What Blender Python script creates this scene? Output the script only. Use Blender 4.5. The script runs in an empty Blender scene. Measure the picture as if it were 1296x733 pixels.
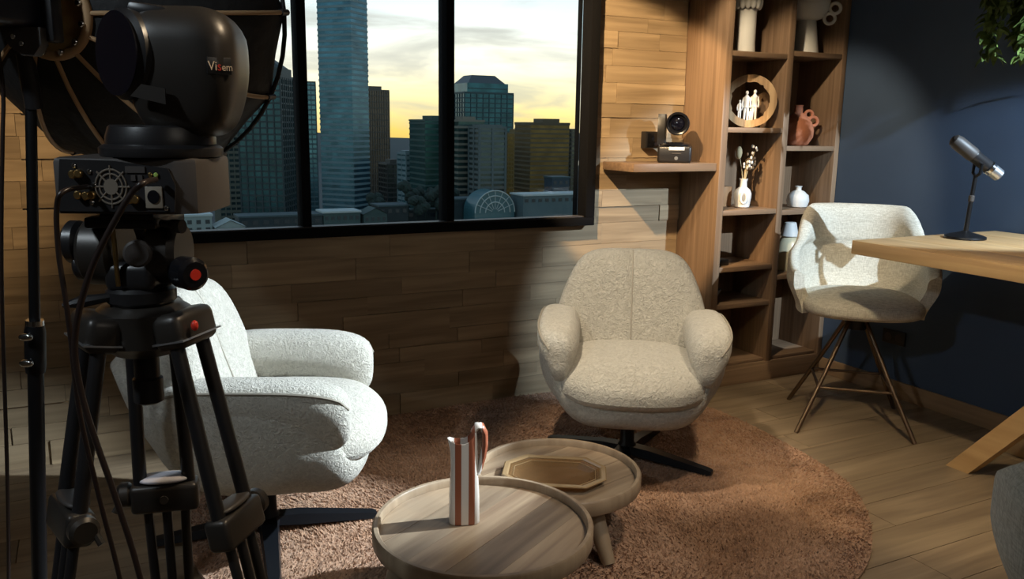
import bpy, bmesh, math, random
import numpy as np
from mathutils import Vector, Matrix, Euler, noise

random.seed(7)
S = bpy.context.scene
COL = S.collection
PI = math.pi
R = math.radians

# ------------------------------------------------------------------ camera
YAW, PITCH, ROLL, FPX = R(26.905), R(10.9976), R(0.8376), 1063.03
cf = Vector((math.sin(YAW), math.cos(YAW), 0)); cr = Vector((math.cos(YAW), -math.sin(YAW), 0)); cu = Vector((0, 0, 1))
f2 = cf*math.cos(PITCH) - cu*math.sin(PITCH); u2 = cu*math.cos(PITCH) + cf*math.sin(PITCH)
r3 = cr*math.cos(ROLL) + u2*math.sin(ROLL); u3 = -cr*math.sin(ROLL) + u2*math.cos(ROLL)
cam = bpy.data.objects.new('camera', bpy.data.cameras.new('camera')); COL.objects.link(cam)
mw = Matrix((r3, u3, -f2)).transposed().to_4x4(); mw.translation = Vector((0, 0, 1.5)); cam.matrix_world = mw
cam.data.sensor_fit = 'HORIZONTAL'; cam.data.sensor_width = 36; cam.data.lens = FPX/1296*36
cam.data.clip_start = 0.05; cam.data.clip_end = 6000
S.camera = cam
S.view_settings.view_transform = 'Standard'; S.view_settings.look = 'None'
S.view_settings.exposure = 0.0; S.view_settings.gamma = 1.0; S.view_settings.use_curve_mapping = False

# ------------------------------------------------------------------ sky at sunset
W = bpy.data.worlds.new('sunset_sky'); S.world = W; W.use_nodes = True
nt = W.node_tree; nt.nodes.clear()
def N(tree, kind, **kw):
    n = tree.nodes.new(kind)
    for k, v in kw.items():
        if k.startswith('i_'): n.inputs[int(k[2:])].default_value = v
        else: setattr(n, k, v)
    return n
def ramp(tree, stops, interp='LINEAR'):
    n = tree.nodes.new('ShaderNodeValToRGB'); cr_ = n.color_ramp; cr_.interpolation = interp
    while len(cr_.elements) < len(stops): cr_.elements.new(0.5)
    for e, (p, c) in zip(cr_.elements, stops): e.position = p; e.color = (*c, 1) if len(c) == 3 else c
    return n
L = nt.links.new
tc = N(nt, 'ShaderNodeTexCoord'); sx = N(nt, 'ShaderNodeSeparateXYZ'); L(tc.outputs['Generated'], sx.inputs[0])
mr = N(nt, 'ShaderNodeMapRange'); mr.inputs[1].default_value = -0.05; mr.inputs[2].default_value = 0.45
L(sx.outputs['Z'], mr.inputs[0])
warm = ramp(nt, [(0.0, (.42, .24, .06)), (.09, (.82, .56, .14)), (.135, (.95, .74, .30)), (.18, (1.0, .86, .48)), (.24, (1.0, .93, .74)), (.32, (.86, .88, .84)), (.45, (.55, .66, .74)), (1, (.16, .28, .46))])
cool = ramp(nt, [(0.0, (.30, .30, .24)), (.10, (.80, .68, .40)), (.17, (.92, .88, .74)), (.24, (.90, .93, .90)), (.30, (.62, .80, .88)), (.42, (.40, .60, .74)), (.7, (.28, .44, .62)), (1, (.16, .28, .46))])
L(mr.outputs[0], warm.inputs[0]); L(mr.outputs[0], cool.inputs[0])
dt = N(nt, 'ShaderNodeVectorMath', operation='DOT_PRODUCT'); dt.inputs[1].default_value = Vector((.40, .915, .0)).normalized()
L(tc.outputs['Generated'], dt.inputs[0])
ma = N(nt, 'ShaderNodeMapRange'); ma.inputs[1].default_value = .935; ma.inputs[2].default_value = .995; L(dt.outputs['Value'], ma.inputs[0])
mx = N(nt, 'ShaderNodeMix', data_type='RGBA'); L(ma.outputs[0], mx.inputs[0]); L(cool.outputs[0], mx.inputs[6]); L(warm.outputs[0], mx.inputs[7])
mp = N(nt, 'ShaderNodeMapping'); mp.inputs['Scale'].default_value = (2.2, 2.2, 13); L(tc.outputs['Generated'], mp.inputs[0])
nz = N(nt, 'ShaderNodeTexNoise'); nz.inputs['Scale'].default_value = 2.3; nz.inputs['Detail'].default_value = 7; nz.inputs['Distortion'].default_value = .5
L(mp.outputs[0], nz.inputs['Vector'])
cl = ramp(nt, [(.43, (0, 0, 0)), (.58, (.60, .60, .60)), (.72, (.9, .9, .9))]); L(nz.outputs[0], cl.inputs[0])
mc = N(nt, 'ShaderNodeMix', data_type='RGBA'); L(cl.outputs[0], mc.inputs[0]); L(mx.outputs[2], mc.inputs[6])
mc.inputs[7].default_value = (.40, .40, .36, 1)
bg = N(nt, 'ShaderNodeBackground'); bg.inputs[1].default_value = 1.5; L(mc.outputs[2], bg.inputs[0])
wo = N(nt, 'ShaderNodeOutputWorld'); L(bg.outputs[0], wo.inputs[0])

# ------------------------------------------------------------------ studio lamps (spots hung from the ceiling), with added fills
WARM, NEUT, COOL = (1, .70, .38), (1, .86, .66), (.80, .92, 1)
def spot(name, loc, target, power, color, angle, blend=.3, radius=.03):
    l = bpy.data.lights.new(name, 'SPOT'); l.energy = power; l.color = color
    l.spot_size = R(angle); l.spot_blend = blend; l.shadow_soft_size = radius
    o = bpy.data.objects.new(name, l); COL.objects.link(o); o.location = loc
    o.rotation_euler = (Vector(target) - Vector(loc)).to_track_quat('-Z', 'Y').to_euler()
spot('wall_wash_lamp', (1.20, 2.60, 2.65), (2.74, 4.05, 1.50), 440, WARM, 35, .22, .03)
spot('wall_wash_lamp', (-0.35, 2.90, 2.65), (-0.55, 4.05, 1.72), 100, WARM, 50, .5, .03)
spot('bookcase_lamp', (2.40, 3.00, 2.65), (3.68, 3.74, 1.30), 95, (1, .80, .54), 50, .45, .03)
spot('armchair_lamp', (1.12, 2.62, 2.65), (2.12, 2.98, .5), 165, (1, .84, .62), 33, .7, .03)
spot('cool_lamp', (3.70, 1.60, 2.50), (0.55, 2.82, .45), 1500, COOL, 24, .5, .03)
spot('cool_lamp', (3.84, 1.00, 2.27), (3.50, 3.30, .96), 430, (.66, .84, 1), 40, .35, .010)
spot('table_lamp', (1.85, 0.40, 2.50), (1.32, 2.40, .25), 72, (.95, .95, .9), 26, .6, .03)
spot('floor_lamp', (1.70, 1.20, 2.65), (3.55, 2.60, -.05), 140, (1, .80, .50), 42, .5, .04)
spot('tripod_lamp', (1.15, 1.25, 2.62), (.05, 1.52, 1.15), 75, (1, .78, .52), 34, .6, .04)
spot('rug_fill_light', (2.15, 1.75, 2.66), (2.05, 2.25, 0), 85, (1, .82, .60), 72, .8, .06)  # added only to brighten the rug, no known fixture
spot('back_lamp', (-1.25, .95, 2.60), (-.05, 1.65, 1.50), 60, COOL, 60, .5, .06)
def area_fill(name, loc, size, power, color):
    l = bpy.data.lights.new(name, 'AREA'); l.energy = power; l.color = color; l.shape = 'SQUARE'; l.size = size
    o = bpy.data.objects.new(name, l); COL.objects.link(o); o.location = loc
area_fill('added_fill_light', (1.6, -1.3, 2.70), 1.2, 14, (1, .90, .76))  # added soft fill from behind the camera, no known fixture

# ------------------------------------------------------------------ materials
MATS = {}
def new_mat(name):
    m = bpy.data.materials.new(name); m.use_nodes = True
    b = m.node_tree.nodes['Principled BSDF']; MATS[name] = m
    return m, m.node_tree, b
def plain(name, col, rough=.5, metal=0, bump=0, bscale=200, var=.0, vscale=8, spec=.5, coat=0, sheen=0):
    m, t, b = new_mat(name)
    b.inputs['Base Color'].default_value = (*col, 1); b.inputs['Roughness'].default_value = rough
    b.inputs['Metallic'].default_value = metal; b.inputs['Specular IOR Level'].default_value = spec
    b.inputs['Coat Weight'].default_value = coat; b.inputs['Sheen Weight'].default_value = sheen
    tcn = N(t, 'ShaderNodeTexCoord')
    if var:
        n = N(t, 'ShaderNodeTexNoise'); n.inputs['Scale'].default_value = vscale; n.inputs['Detail'].default_value = 5
        t.links.new(tcn.outputs['Object'], n.inputs['Vector'])
        rp = ramp(t, [(.3, tuple(c*(1-var) for c in col)), (.7, tuple(min(1, c*(1+var)) for c in col))])
        t.links.new(n.outputs[0], rp.inputs[0]); t.links.new(rp.outputs[0], b.inputs['Base Color'])
    if bump:
        n = N(t, 'ShaderNodeTexNoise'); n.inputs['Scale'].default_value = bscale; n.inputs['Detail'].default_value = 3
        t.links.new(tcn.outputs['Object'], n.inputs['Vector'])
        bp = N(t, 'ShaderNodeBump'); bp.inputs['Strength'].default_value = bump; bp.inputs['Distance'].default_value = .01
        t.links.new(n.outputs[0], bp.inputs['Height']); t.links.new(bp.outputs[0], b.inputs['Normal'])
    return m
def wood(name, dark, light, axis='X', rough=.55, rnd=.25, grain=26, spec=.35, local=False):
    m, t, b = new_mat(name)
    g = N(t, 'ShaderNodeNewGeometry'); oi = N(t, 'ShaderNodeObjectInfo')
    off = N(t, 'ShaderNodeVectorMath', operation='MULTIPLY_ADD'); off.inputs[1].default_value = (7.3, 3.1, 5.7)
    cmb = N(t, 'ShaderNodeCombineXYZ')
    for i in range(3): t.links.new(oi.outputs['Random'], cmb.inputs[i])
    t.links.new(cmb.outputs[0], off.inputs[0]); t.links.new(N(t, 'ShaderNodeTexCoord').outputs['Object'] if local else g.outputs['Position'], off.inputs[2])
    mpn = N(t, 'ShaderNodeMapping'); mpn.inputs['Scale'].default_value = tuple(1.3 if a == axis else grain for a in 'XYZ')
    t.links.new(off.outputs[0], mpn.inputs[0])
    n1 = N(t, 'ShaderNodeTexNoise'); n1.inputs['Scale'].default_value = 1.0; n1.inputs['Detail'].default_value = 8; n1.inputs['Distortion'].default_value = .7
    t.links.new(mpn.outputs[0], n1.inputs['Vector'])
    rp = ramp(t, [(.28, dark), (.5, tuple((a+c)/2 for a, c in zip(dark, light))), (.72, light)]); t.links.new(n1.outputs[0], rp.inputs[0])
    hs = N(t, 'ShaderNodeHueSaturation')
    mv = N(t, 'ShaderNodeMapRange'); mv.inputs[3].default_value = 1-rnd; mv.inputs[4].default_value = 1+rnd
    t.links.new(oi.outputs['Random'], mv.inputs[0]); t.links.new(mv.outputs[0], hs.inputs['Value']); t.links.new(rp.outputs[0], hs.inputs['Color'])
    t.links.new(hs.outputs[0], b.inputs['Base Color'])
    b.inputs['Roughness'].default_value = rough; b.inputs['Specular IOR Level'].default_value = spec
    bp = N(t, 'ShaderNodeBump'); bp.inputs['Strength'].default_value = .18; bp.inputs['Distance'].default_value = .004
    t.links.new(n1.outputs[0], bp.inputs['Height']); t.links.new(bp.outputs[0], b.inputs['Normal'])
    return m
def boucle(name, c0, c1, scale=85, strength=.8, dist=.02):
    m, t, b = new_mat(name)
    tcn = N(t, 'ShaderNodeTexCoord')
    v = N(t, 'ShaderNodeTexNoise'); v.inputs['Scale'].default_value = scale; v.inputs['Detail'].default_value = 4; v.inputs['Roughness'].default_value = .65; v.inputs['Distortion'].default_value = 1.2
    t.links.new(tcn.outputs['Object'], v.inputs['Vector'])
    rp = ramp(t, [(.3, c0), (.62, c1)]); t.links.new(v.outputs[0], rp.inputs[0]); t.links.new(rp.outputs[0], b.inputs['Base Color'])
    bp = N(t, 'ShaderNodeBump'); bp.inputs['Strength'].default_value = strength; bp.inputs['Distance'].default_value = dist
    t.links.new(v.outputs[0], bp.inputs['Height']); t.links.new(bp.outputs[0], b.inputs['Normal'])
    b.inputs['Roughness'].default_value = .95; b.inputs['Specular IOR Level'].default_value = .15; b.inputs['Sheen Weight'].default_value = .25
    return m
def tweed(name, c0, c1):
    m, t, b = new_mat(name)
    tcn = N(t, 'ShaderNodeTexCoord'); outs = []
    for sc in ((260, 260, 40), (40, 40, 260)):
        mpn = N(t, 'ShaderNodeMapping'); mpn.inputs['Scale'].default_value = sc; t.links.new(tcn.outputs['Object'], mpn.inputs[0])
        n = N(t, 'ShaderNodeTexNoise'); n.inputs['Scale'].default_value = 1; n.inputs['Detail'].default_value = 2; t.links.new(mpn.outputs[0], n.inputs['Vector']); outs.append(n)
    mm = N(t, 'ShaderNodeMath', operation='ADD'); t.links.new(outs[0].outputs[0], mm.inputs[0]); t.links.new(outs[1].outputs[0], mm.inputs[1])
    mh = N(t, 'ShaderNodeMath', operation='MULTIPLY'); mh.inputs[1].default_value = .5; t.links.new(mm.outputs[0], mh.inputs[0])
    rp = ramp(t, [(.38, c0), (.6, c1)]); t.links.new(mh.outputs[0], rp.inputs[0]); t.links.new(rp.outputs[0], b.inputs['Base Color'])
    bp = N(t, 'ShaderNodeBump'); bp.inputs['Strength'].default_value = .35; bp.inputs['Distance'].default_value = .006
    t.links.new(mh.outputs[0], bp.inputs['Height']); t.links.new(bp.outputs[0], b.inputs['Normal'])
    b.inputs['Roughness'].default_value = .9; b.inputs['Specular IOR Level'].default_value = .2
    return m

M_WALL = wood('oak_wall_board', (.245, .178, .108), (.455, .34, .212), 'X', .6, .11, 22)
M_BACK = plain('dark_batten', (.06, .045, .03), .9)
M_FLOOR = wood('oak_floor_board', (.19, .138, .09), (.34, .255, .165), 'X', .42, .16, 18)
M_CASE = wood('oak_veneer', (.175, .110, .066), (.300, .195, .120), 'Z', .5, .05, 42)
M_CASEH = wood('oak_veneer_flat', (.175, .110, .066), (.300, .195, .120), 'X', .5, .05, 42)
M_BLUE = plain('blue_wall_paint', (.060, .098, .170), .75, bump=.08, bscale=300, var=.08, vscale=2)
M_CEIL = plain('ceiling_paint', (.30, .29, .28), .9)
M_GREY = plain('dark_room_paint', (.22, .21, .20), .9)
M_BASE = wood('baseboard_oak', (.28, .18, .10), (.46, .31, .18), 'Y', .5, .03, 20)
M_TABLE = wood('table_oak', (.40, .24, .11), (.62, .41, .20), 'Y', .42, .06, 22)
M_LEGW = wood('table_leg_oak', (.46, .28, .12), (.62, .40, .19), 'Y', .5, .03, 14)
M_ACACIA = wood('acacia', (.20, .135, .085), (.42, .315, .21), 'Y', .4, .30, 20, local=True)
M_RIMW = wood('acacia_rim', (.24, .17, .11), (.36, .27, .18), 'Z', .42, .06, 20)
M_BOUCLE = boucle('cream_boucle', (.47, .445, .385), (.64, .61, .535), 60, .7, .025)
M_SEAM = plain('dark_seam_thread', (.30, .27, .22), .9)  # dark thread colour of the piping
M_SEAM2 = plain('cream_seam', (.40, .37, .31), .9)
M_TWEED = tweed('oatmeal_tweed', (.46, .42, .34), (.66, .62, .53))
M_BLACK = plain('black_plastic', (.016, .015, .016), .36, var=.2)
M_BLACKG = plain('glossy_black', (.008, .008, .010), .18)
M_BLACKM = plain('black_metal', (.018, .018, .02), .38, .6)
M_NAVYM = plain('black_steel_base', (.012, .014, .018), .35, .4)
M_GREYP = plain('dark_grey_plastic', (.055, .047, .043), .5)
M_CHARC = plain('charcoal_casting', (.035, .030, .026), .38, .3)
M_BRONZE = plain('bronze_steel', (.17, .115, .075), .33, .85)
M_FRAME = plain('black_window_frame', (.008, .008, .009), .9, spec=.05)
M_CHROME = plain('chrome', (.62, .64, .66), .16, 1)
M_BRASS = plain('brass', (.60, .40, .16), .3, 1)
M_SILVER = plain('satin_silver', (.72, .74, .77), .28, .9)
M_RED = plain('red_badge', (.62, .035, .02), .4)
M_CERW = plain('white_ceramic', (.74, .72, .66), .25, var=.03)
M_CERC = plain('cream_ceramic', (.66, .60, .42), .3, var=.04)
M_CERM = plain('matt_white_ceramic', (.78, .77, .74), .55)
M_PALEB = plain('pale_blue_ceramic', (.55, .66, .74), .4)
M_TERRA = plain('terracotta', (.50, .185, .095), .75, bump=.15, bscale=120, var=.12)
M_BARK = wood('ring_wood', (.34, .20, .10), (.66, .46, .26), 'Z', .65, .02, 30)
M_BOX = wood('small_box_wood', (.36, .19, .09), (.50, .29, .15), 'Z', .5, .02, 30)
M_STRAW = plain('dried_flower_straw', (.52, .43, .26), .9)
M_SEED = plain('dark_seed_head', (.10, .07, .045), .9)
M_TAN = plain('tan_tubing', (.46, .28, .14), .6)  # tan colour for the tubes along the ribs and speed ring
M_TANP = plain('tan_plate', (.44, .28, .10), .55)
M_FABB = plain('black_softbox_fabric', (.010, .010, .011), .65, bump=.3, bscale=40)
M_DIFF = plain('white_diffuser', (.75, .75, .73), .9)
M_CABLE = plain('cable_rubber', (.020, .012, .010), .4)
M_LABEL = plain('white_label', (.80, .80, .78), .5)
M_FOLI = plain('trailing_leaf', (.10, .155, .028), .7, var=.5, vscale=30)
M_LENS = plain('lens_glass', (.004, .004, .008), .05, coat=1)
M_PADW = plain('lit_clamp_top', (.62, .60, .66), .45)  # pale tone paints in the cool light on the rear clamp
def led_mat():
    m, t, b = new_mat('blue_led'); b.inputs['Base Color'].default_value = (.02, .03, .6, 1)
    b.inputs['Emission Color'].default_value = (.05, .07, 1, 1); b.inputs['Emission Strength'].default_value = .8
    return m
M_LED = led_mat()
def pane_mat():
    m, t, b = new_mat('window_glass'); t.nodes.remove(b)
    tr = N(t, 'ShaderNodeBsdfTransparent'); tr.inputs[0].default_value = (.96, .98, .97, 1)
    gl = N(t, 'ShaderNodeBsdfGlossy'); gl.inputs['Roughness'].default_value = .02
    fr = N(t, 'ShaderNodeFresnel'); fr.inputs[0].default_value = 1.25
    mxs = N(t, 'ShaderNodeMixShader'); t.links.new(fr.outputs[0], mxs.inputs[0]); t.links.new(tr.outputs[0], mxs.inputs[1]); t.links.new(gl.outputs[0], mxs.inputs[2])
    t.links.new(mxs.outputs[0], t.nodes['Material Output'].inputs[0]); return m
M_PANE = pane_mat()
def amber_mat():
    m, t, b = new_mat('amber_glass'); b.inputs['Base Color'].default_value = (.30, .19, .09, 1); b.inputs['Roughness'].default_value = .05
    tr = N(t, 'ShaderNodeBsdfTransparent'); tr.inputs[0].default_value = (.80, .58, .34, 1)
    mxs = N(t, 'ShaderNodeMixShader'); mxs.inputs[0].default_value = .42
    t.links.new(tr.outputs[0], mxs.inputs[1]); t.links.new(b.outputs[0], mxs.inputs[2]); t.links.new(mxs.outputs[0], t.nodes['Material Output'].inputs[0])
    return m
M_AMBER = amber_mat()
M_AMBERR = plain('amber_glass_rim', (.34, .23, .12), .08, coat=.5)
def stripe_mat():
    m, t, b = new_mat('striped_glaze')
    tcn = N(t, 'ShaderNodeTexCoord'); s = N(t, 'ShaderNodeSeparateXYZ'); t.links.new(tcn.outputs['Object'], s.inputs[0])
    a = N(t, 'ShaderNodeMath', operation='MULTIPLY_ADD'); a.inputs[1].default_value = 1/.041; a.inputs[2].default_value = 9.72; t.links.new(s.outputs['X'], a.inputs[0])
    fr = N(t, 'ShaderNodeMath', operation='FRACT'); t.links.new(a.outputs[0], fr.inputs[0])
    rp = ramp(t, [(0, (.30, .095, .05)), (.46, (.70, .64, .58))], 'CONSTANT'); t.links.new(fr.outputs[0], rp.inputs[0])
    t.links.new(rp.outputs[0], b.inputs['Base Color']); b.inputs['Roughness'].default_value = .22
    return m
M_STRIPE = stripe_mat()
def rug_mat():
    m, t, b = new_mat('rust_shag')
    g = N(t, 'ShaderNodeNewGeometry')
    n = N(t, 'ShaderNodeTexNoise'); n.inputs['Scale'].default_value = 3.2; n.inputs['Detail'].default_value = 6; n.inputs['Roughness'].default_value = .7
    t.links.new(g.outputs['Position'], n.inputs['Vector'])
    rp = ramp(t, [(.34, (.22, .118, .070)), (.46, (.40, .235, .145)), (.7, (.52, .33, .22))]); t.links.new(n.outputs[0], rp.inputs[0])
    n2 = N(t, 'ShaderNodeTexNoise'); n2.inputs['Scale'].default_value = 90; t.links.new(g.outputs['Position'], n2.inputs['Vector'])
    mxr = N(t, 'ShaderNodeMix', data_type='RGBA', blend_type='MULTIPLY'); mxr.inputs[0].default_value = .7
    r2 = ramp(t, [(.3, (.62, .62, .62)), (.7, (1.2, 1.2, 1.2))]); t.links.new(n2.outputs[0], r2.inputs[0])
    t.links.new(rp.outputs[0], mxr.inputs[6]); t.links.new(r2.outputs[0], mxr.inputs[7]); t.links.new(mxr.outputs[2], b.inputs['Base Color'])
    b.inputs['Roughness'].default_value = .85; b.inputs['Specular IOR Level'].default_value = .2; b.inputs['Sheen Weight'].default_value = .3
    return m
M_RUG = rug_mat()

# ------------------------------------------------------------------ mesh helpers
class MB:
    def __init__(s): s.bm = bmesh.new()
    def box(s, c, size, rot=None, bev=0, seg=2):
        m = Matrix.Translation(c) @ (rot.to_4x4() if rot is not None else Matrix()) @ Matrix.Diagonal((*size, 1))
        vs = bmesh.ops.create_cube(s.bm, size=1, matrix=m)['verts']
        if bev:
            es = list({e for v in vs for e in v.link_edges})
            bmesh.ops.bevel(s.bm, geom=es, offset=bev, segments=seg, profile=.5, affect='EDGES')
        return s
    def span(s, a, b, bev=0): return s.box([(p+q)/2 for p, q in zip(a, b)], [abs(q-p) for p, q in zip(a, b)], None, bev)
    def grid(s, rows, close_u=False, cap0=False, cap1=False):
        g = [[s.bm.verts.new(p) for p in r] for r in rows]; n = len(g[0])
        for i in range(len(g)-1):
            for j in range(n if close_u else n-1):
                k = (j+1) % n
                try: s.bm.faces.new((g[i][j], g[i][k], g[i+1][k], g[i+1][j]))
                except ValueError: pass
        if cap0: s.bm.faces.new(list(reversed(g[0])))
        if cap1: s.bm.faces.new(g[-1])
        return g
    def lathe(s, prof, seg=32, m=None):
        m = m or Matrix()
        rows = [[m @ Vector((r*math.cos(2*PI*j/seg), r*math.sin(2*PI*j/seg), z)) for j in range(seg)] for r, z in prof]
        s.grid(rows, True, prof[0][0] > 1e-6, prof[-1][0] > 1e-6); return s
    def tube(s, pts, r, seg=10, caps=True, flat=None, closed=False):
        pts = [Vector(p) for p in pts]; n = len(pts); rs = r if isinstance(r, (list, tuple)) else [r]*n
        rows = []; up = None
        for i, p in enumerate(pts):
            a = pts[(i-1) % n] if closed or i > 0 else p; b = pts[(i+1) % n] if closed or i < n-1 else p
            t = (b-a).normalized()
            if up is None: up = t.orthogonal().normalized() if flat is None else (Vector(flat[0])-t*t.dot(Vector(flat[0]))).normalized()
            else: up = (up - t*t.dot(up)).normalized()
            sd = t.cross(up); k = 1 if flat is None else flat[1]
            rows.append([p + up*math.cos(2*PI*j/seg)*rs[i]*k + sd*math.sin(2*PI*j/seg)*rs[i] for j in range(seg)])
        if closed: rows.append(rows[0]); s.grid(rows, True); bmesh.ops.remove_doubles(s.bm, verts=s.bm.verts, dist=1e-6)
        else: s.grid(rows, True, caps, caps)
        return s
    def cyl(s, a, b, r, r1=None, seg=16): return s.tube([a, b], [r, r if r1 is None else r1], seg)
    def disc(s, c, axis, r, h, seg=28, bev=0, r1=None):
        q = Vector(axis).to_track_quat('Z', 'Y').to_matrix().to_4x4(); m = Matrix.Translation(c) @ q
        r1 = r if r1 is None else r1
        pr = [(r-bev, 0), (r, bev), (r1, h-bev), (r1-bev, h)] if bev else [(r, 0), (r1, h)]
        return s.lathe(pr, seg, m)
    def prism(s, poly, h, m=None, bev=0):
        m = m or Matrix()
        v0 = [s.bm.verts.new(m @ Vector((x, y, 0))) for x, y in poly]; v1 = [s.bm.verts.new(m @ Vector((x, y, h))) for x, y in poly]
        n = len(poly); s.bm.faces.new(list(reversed(v0))); top = s.bm.faces.new(v1)
        for i in range(n): s.bm.faces.new((v0[i], v0[(i+1) % n], v1[(i+1) % n], v1[i]))
        if bev: bmesh.ops.bevel(s.bm, geom=list(top.edges), offset=bev, segments=2, profile=.5, affect='EDGES')
        return s
    def blob(s, c, half, e=2.6, n=12, fn=None, rot=None):
        """rounded box: cube sphere pushed towards a superellipsoid, then shaped by fn(unit)->unit"""
        t = bmesh.new(); bmesh.ops.create_cube(t, size=2)
        bmesh.ops.subdivide_edges(t, edges=list(t.edges), cuts=n, use_grid_fill=True)
        rm = rot.to_3x3() if rot is not None else Matrix.Identity(3); idx = {}
        for v in t.verts:
            p = Vector([math.tan(x*PI/4) for x in v.co])
            l = (abs(p.x)**e + abs(p.y)**e + abs(p.z)**e)**(1/e); u = p/l
            if fn: u = Vector(fn(u))
            idx[v] = s.bm.verts.new(Vector(c) + rm @ Vector((u.x*half[0], u.y*half[1], u.z*half[2])))
        for f in t.faces: s.bm.faces.new([idx[v] for v in f.verts])
        t.free(); return s
    def build(s, name, mat, parent=None, smooth=40, label=None, mods=None, kind=None, recalc=True):
        if recalc: bmesh.ops.recalc_face_normals(s.bm, faces=s.bm.faces)
        if smooth:
            for f in s.bm.faces: f.smooth = True
            for e in s.bm.edges: e.smooth = e.calc_face_angle(0) < R(smooth)
        me = bpy.data.meshes.new(name); s.bm.to_mesh(me); s.bm.free(); me.materials.append(mat)
        o = bpy.data.objects.new(name, me); COL.objects.link(o)
        if parent is not None: o.parent = parent
        if label: o['label'] = label
        if kind: o['kind'] = kind
        return o
def tag(o, label=None, cat=None, group=None, kind=None):
    if label: o['label'] = label
    if cat: o['category'] = cat
    if group: o['group'] = group
    if kind: o['kind'] = kind
    return o
def thing(name, label, cat, loc=(0, 0, 0), rz=0, group=None, kind=None):
    o = bpy.data.objects.new(name, None); COL.objects.link(o); o.location = loc; o.rotation_euler = (0, 0, rz); o.empty_display_size = .1
    return tag(o, label, cat, group, kind)
def copy_tree(o, parent=None):
    c = o.copy(); COL.objects.link(c); c.parent = parent
    for ch in list(o.children): copy_tree(ch, c)
    return c
def inst(name, me, mat, parent, loc, scale, rot=(0, 0, 0)):
    o = bpy.data.objects.new(name, me); COL.objects.link(o); o.parent = parent; o.location = loc; o.scale = scale; o.rotation_euler = rot
    return o
def unit_board(name, mat, bev=(.01, .01, .01)):
    """a 1 m cube with chamfered edges, shared by all boards of a kind"""
    b = MB(); b.box((0, 0, 0), (1, 1, 1)); me = bpy.data.meshes.new(name); b.bm.to_mesh(me); b.bm.free(); me.materials.append(mat); return me
def rotZ(a): return Matrix.Rotation(a, 3, 'Z')
def rotX(a): return Matrix.Rotation(a, 3, 'X')
def rotY(a): return Matrix.Rotation(a, 3, 'Y')
def smoothstep(a, b, x):
    t = max(0, min(1, (x-a)/(b-a))); return t*t*(3-2*t)

# ================================================================== the room
ZC = 2.72
WX0, WX1, WZ0, WZ1 = .16, 2.515, .965, 2.45          # outer edge of the window frame
XR = 4.08                                              # face of the blue wall
# floor and its boards
fl = MB(); fl.span((-2.2, -2.2, -.12), (XR+.12, 4.3, -.02)); fl = tag(fl.build('floor', M_BACK, smooth=0), kind='structure')
FB = unit_board('floor_board_mesh', M_FLOOR)
y = -.2; k = 0
while y < 4.05:
    w = .185; x = -2.0 - (k*.67) % 1.5
    while x < XR:
        ln = 1.75; a, b = max(x, -2.2), min(x+ln, XR)
        if b-a > .05: inst('floor_board', FB, M_FLOOR, fl, ((a+b)/2, y+w/2, -.01), (b-a-.003, w-.003, .02))
        x += ln
    y += w; k += 1
# ceiling, unseen walls
c_ = MB(); c_.span((-2.2, -2.2, ZC), (XR+.12, 4.3, ZC+.1)); tag(c_.build('ceiling', M_CEIL, smooth=0), kind='structure')
c_ = MB(); c_.span((-2.3, -2.2, -.12), (-2.2, 4.3, ZC)); tag(c_.build('wall_left', M_GREY, smooth=0), kind='structure')
c_ = MB(); c_.span((-2.3, -2.3, -.12), (XR+.12, -2.2, ZC)); tag(c_.build('wall_front', M_GREY, smooth=0), kind='structure')
c_ = MB(); c_.span((XR, -2.2, 0), (XR+.12, 4.3, ZC)); tag(c_.build('wall_right', M_BLUE, smooth=0), kind='structure')
c_ = MB(); c_.span((XR-.016, -2.2, 0), (XR, 3.70, .098), .003); tag(c_.build('baseboard_right', M_BASE), kind='structure')
# back wall with the window opening; wooden boards in front of it
YW = 4.052
c_ = MB()
for x0, x1, z0, z1 in ((-2.2, WX0+.03, 0, ZC), (WX1-.03, XR, 0, ZC), (WX0+.03, WX1-.03, 0, WZ0+.03), (WX0+.03, WX1-.03, WZ1-.03, ZC)):
    c_.span((x0, YW, z0), (x1, YW+.05, z1))
wb = tag(c_.build('wall_back', M_BACK, smooth=0), kind='structure')
WB = unit_board('wall_board_mesh', M_WALL)
rw = random.Random(21)
def board_rows(x0, x1, z0, z1, seed, short=.28, long=.62):
    rr_ = random.Random(seed); z = z0; prev = []
    while z < z1-.02:
        h = rr_.choice((.078, .092, .092, .112))
        if z1-z-h < .06: h = z1-z
        x = x0 - rr_.random()*.4
        while x < x1-.001:
            l = rr_.uniform(short, long)
            a, b = max(x, x0), min(x+l, x1)
            if x1-b < .09: b = x1; l = b-x
            if b-a > .02:
                d = rr_.choice((.012, .014, .016, .020))
                inst('wall_board', WB, M_WALL, wb, ((a+b)/2, YW-d/2, z+h/2), (b-a-.0015, d, h-.0015))
            x += l
        z += h
board_rows(-1.0, WX0, WZ0, ZC, 5, .3, .55)
board_rows(-1.0, 3.158, 0, WZ0, 11, .30, .70)
board_rows(WX1, 3.158, WZ0, ZC, 3, .26, .55)
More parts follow.
